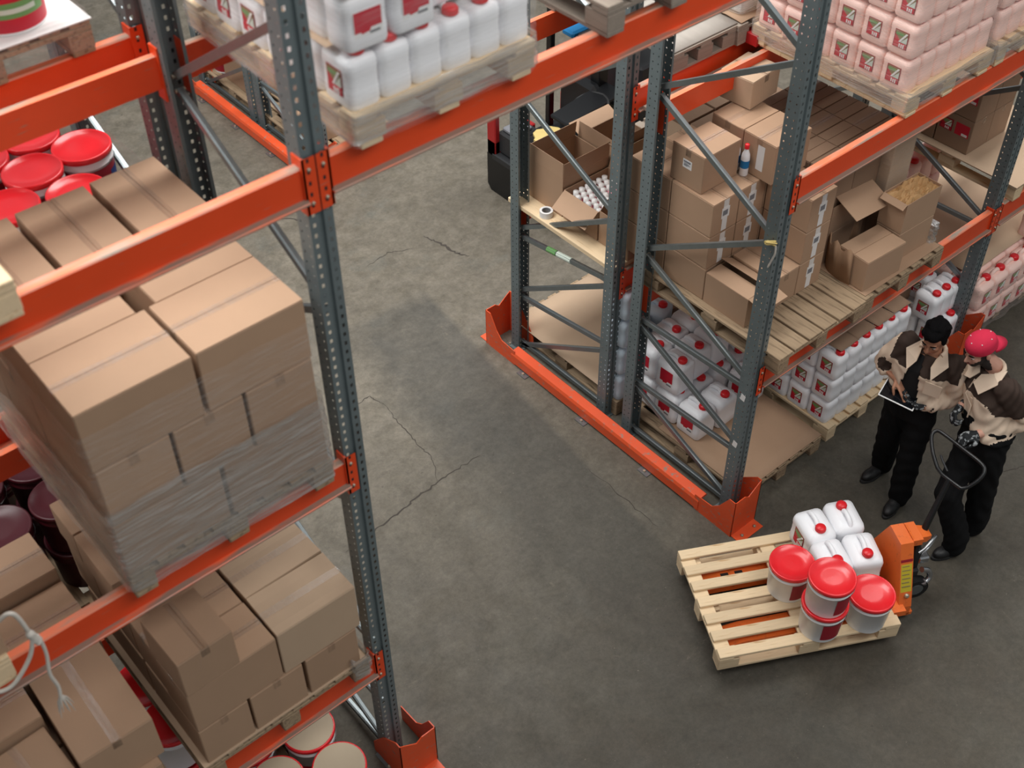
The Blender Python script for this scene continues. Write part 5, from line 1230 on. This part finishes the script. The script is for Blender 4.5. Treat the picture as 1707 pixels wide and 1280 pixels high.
# ---------------- worker two: red cap turned back, hand on the truck handle
def worker_two():
    base = Vector((1.02, -1.22, 0)); f = Vector((-.925, .38, 0)).normalized(); Z = Vector((0, 0, 1)); l = Z.cross(f)
    t = thing('person', 'bearded worker in a red cap worn backwards holding the truck handle', 'person', tuple(base))
    neck = Vector((1.115, -1.045, 1.435)); hip = Vector((1.055, -1.175, .96)); Rs = neck-l*.185-Z*.03; Ls = neck+l*.185-Z*.03
    hf = Vector((-.965, .26, 0)); hc = Vector((1.035, -.955, 1.595)); HR = head_frame(hf, .30)
    Le, Lw = Vector((1.145, -1.335, 1.165)), Vector((.905, -1.185, 1.09)); Re, Rw = Vector((1.14, -1.0, 1.16)), Vector((.985, -.985, 1.15))
    F = Fig(); head(F, hc, HR); F.limb([neck-Z*.03, neck+Z*.04, hc-HR @ Vector((0, .01, .05))], [.064, .057, .056])
    mid = hip.lerp(neck, .45)
    F.torso([(hip-Z*.07, .155, .10), (hip+Z*.05, .15, .10), (mid, .15, .10), (hip.lerp(neck, .75), .17, .11), (neck-Z*.05, .15, .075), (neck, .07, .06)], f, l)
    F.limb([Ls, Le, Lw], [.052, .042, .030]); F.limb([Rs, Re, Rw], [.052, .042, .030])
    gp = Vector((.745, -1.105, 1.066)); dL = (gp-Lw); dL.z *= .6; hand(F, Lw, dL, -Z*.9-f*.2, 1, (GRIP, GRIP, GRIP, GRIP), .8)
    dR = Vector((-.80, .02, -.45)).normalized(); hand(F, Rw, dR, Vector((.1, -.75, -.5)), -1, (GRIP, GRIP, GRIP, GRIP), .7)
    FA, BA = Vector((.875, -1.305, 0)), Vector((1.135, -1.285, 0))          # front (right) and rear (left) ankle
    for S, A, K in ((-1, FA, Vector((.845, -1.165, .52))), (1, BA, Vector((1.09, -1.27, .50)))): F.limb([hip+l*.085*S-Z*.05, K, A+Z*.10], [.078, .056, .040]); F.ell(A+f*.05+Z*.045, (.035, .035, .022))
    me = F.bake('body', .0062, 3)
    Hi = HR.inverted()
    def bc(c):
        q = Hi @ (Vector(c)-hc)
        if q.z < -.030 and q.y > -.02 and q.z > -.14 and not (q.y > .07 and q.z > -.055) and q.length < .16: return 1
        if abs(q.x) > .05 and -.06 < q.z < .03 and -.01 < q.y < .035 and abs(q.x) < .075: return 1
        return 0
    paint(me, ['skin_fair', 'beard'], bc)
    for v in me.vertices: v.co -= base
    bo = link('body', me, t); face_parts(bo, hc, HR, base)
    P = lambda x, y, z: tuple(hc+HR @ Vector((x, y, z)))
    # cap: crown, backwards brim, button and eyelets
    F = Fig(); F.ell(P(0, -.012, .062), (.088, .108, .076), HR); F.ell(P(0, -.02, .036), (.090, .108, .040), HR); me = F.bake('crown', .008, 4)
    bmj = bmesh.new(); bmj.from_mesh(me)
    dele = [fc for fc in bmj.faces if (Hi @ (fc.calc_center_median()-hc)).z < .026+.10*max(0, -(Hi @ (fc.calc_center_median()-hc)).y)*-.35]
    bmesh.ops.delete(bmj, geom=dele, context='FACES'); bmj.to_mesh(me); bmj.free()
    for v in me.vertices: v.co -= base
    paint(me, ['cap_cloth'], lambda c: 0); cp = link('cap', me, t, label='red baseball cap worn backwards'); sm = cp.modifiers.new('thickness', 'SOLIDIFY'); sm.thickness = .004
    b = MB(); n = 16; A_ = []; B_ = []
    for i in range(n+1):
        a = PI*(i/n); x = .080*math.cos(a); e = math.sin(a)
        A_.append(P(x, -.055-.050*e, .030)); B_.append(P(x*1.0, -.060-.140*e, .016-.062*e-.012*(x/.08)**2))
    vs = [tuple(Vector(p)-base) for p in A_+B_]; b.add(vs, [(i, i+1, n+2+i, n+1+i) for i in range(n)], 'cap_cloth', True); o = part('brim', b, cp); sm = o.modifiers.new('thickness', 'SOLIDIFY'); sm.thickness = .004
    for i in range(6):
        a = PI/3*i+.5; q = Vector(P(.060*math.cos(a), -.012+.074*math.sin(a), .117)); b = MB(); b.lathe([(math.sin(PI*k/6)+.01, -math.cos(PI*k/6)) for k in range(7)], 'paper', (0, 0, 0), 8, Matrix.Translation(q-base) @ Matrix.Scale(.0042, 4)); part('eyelet', b, cp)
    # short hair at the nape and sideburns
    F = Fig(); F.ell(P(0, -.070, .004), (.066, .036, .042), HR); me = F.bake('hair', .008, 3)
    for v in me.vertices: v.co -= base
    paint(me, ['beard'], lambda c: 0); link('hair', me, t)
    # trousers
    F = Fig(); F.torso([(hip-Z*.10, .18, .13), (hip, .178, .128), (hip+Z*.10, .165, .118), (hip+Z*.17, .16, .115)], f, l)
    for S, A, K in ((-1, FA, Vector((.835, -1.16, .52))), (1, BA, Vector((1.09, -1.27, .50)))): F.limb([hip+l*.09*S-Z*.06, K, A+Z*.17, A+Z*.065], [.104, .092, .088, .078])
    me = F.bake('trousers', .013, 4, .0035, 6)
    for v in me.vertices: v.co -= base
    paint(me, ['cloth_black'], lambda c: 0); link('trousers', me, t)
    # jacket
    F = Fig(); F.torso([(hip+Z*.08, .19, .14), (mid, .188, .14), (hip.lerp(neck, .72), .20, .145), (neck-Z*.08, .19, .118), (neck-Z*.03, .152, .092), (neck+Z*.01, .086, .074)], f, l)
    F.limb([Ls-l*.01, Ls.lerp(Le, .55)+l*.012, Le, Le.lerp(Lw, .62)], [.088, .080, .074, .060]); F.limb([Rs+l*.01, Rs.lerp(Re, .55)-l*.01, Re, Re.lerp(Rw, .55)], [.086, .078, .070, .058])
    me = F.bake('jacket', .011, 4, .0042, 8)
    def jc(c):
        q = c-neck; s_ = q.dot(l)
        if c.z > 1.30 and abs(s_) < .26: return 1
        if (Vector(c)-Ls-Vector((.02, -.02, -.03))).length < .165 and c.z > 1.25: return 1
        ab = Lw-Le; tt = max(0, min(1, (Vector(c)-Le).dot(ab)/ab.length_squared)); dist = (Vector(c)-Le-ab*tt).length
        if c.z < 1.15 and dist > .088 and (Vector(c)-Le.lerp(Ls, .3)).length > .12 and (Vector(c)-Re.lerp(Rw, .4)).length > .11: return 2
        return 0
    paint(me, ['cloth_beige', 'cloth_brown', 'cloth_black'], jc)
    for v in me.vertices: v.co -= base
    jk = link('jacket', me, t)
    for s in (-1, 1):
        flap(jk, 'collar', [neck+f*.085+l*.010*s-Z*.005, neck+l*.075*s+f*.05+Z*.045, neck+l*.095*s-f*.03+Z*.065, neck+l*.150*s+f*.06+Z*.02, neck+l*.105*s+f*.150-Z*.08, neck+l*.02*s+f*.140-Z*.05], 'cloth_beige', base, .007, 'beige collar')
    b = MB(); b.tube([tuple(neck+Z*(.030+.012*math.cos(a))+l*(.078*math.sin(a))-f*(.070*math.cos(a))+f*.008-base) for a in [(.25+.125*k-1)*PI*.86/1.0 for k in range(0, 13)]], [.016]*13, 'cloth_beige', 8); part('collar_band', b, jk)
    b = MB(); b.tube([neck+f*.115-Z*.05-base, neck+f*.152-Z*.16-base, mid+f*.147+Z*.06-base, mid+f*.144-Z*.05-base], .006, 'cloth_beige', 6); part('placket', b, jk)
    pk = neck+l*.10-Z*.21+f*.13; flap(jk, 'pocket', [pk-l*.055+Z*.05+f*.012, pk+l*.055+Z*.045-f*.006, pk+l*.055-Z*.055-f*.008, pk-l*.055-Z*.055+f*.012], 'cloth_beige', base, .008)
    shoe(t, Vector((-.95, .33, 0)), FA+Vector((.02, -.01, 0)), base); shoe(t, Vector((-.9, .2, 0)), BA, base)
    for nm_, W_, d_, n_, sd, th in (('glove', Lw, dL, -Z*.9-f*.2, 1, .8), ('glove', Rw, dR, Vector((.1, -.75, -.5)), -1, .7)):
        F = Fig(); hand(F, W_, d_, n_, sd, (GRIP, GRIP, GRIP, GRIP), th, 1.03, .0024); me = F.bake('glove', .0058, 2)
        for v in me.vertices: v.co -= base
        paint(me, ['glove'], lambda c: 0); link(nm_, me, t, label='grey marled knit work glove')
worker_two()
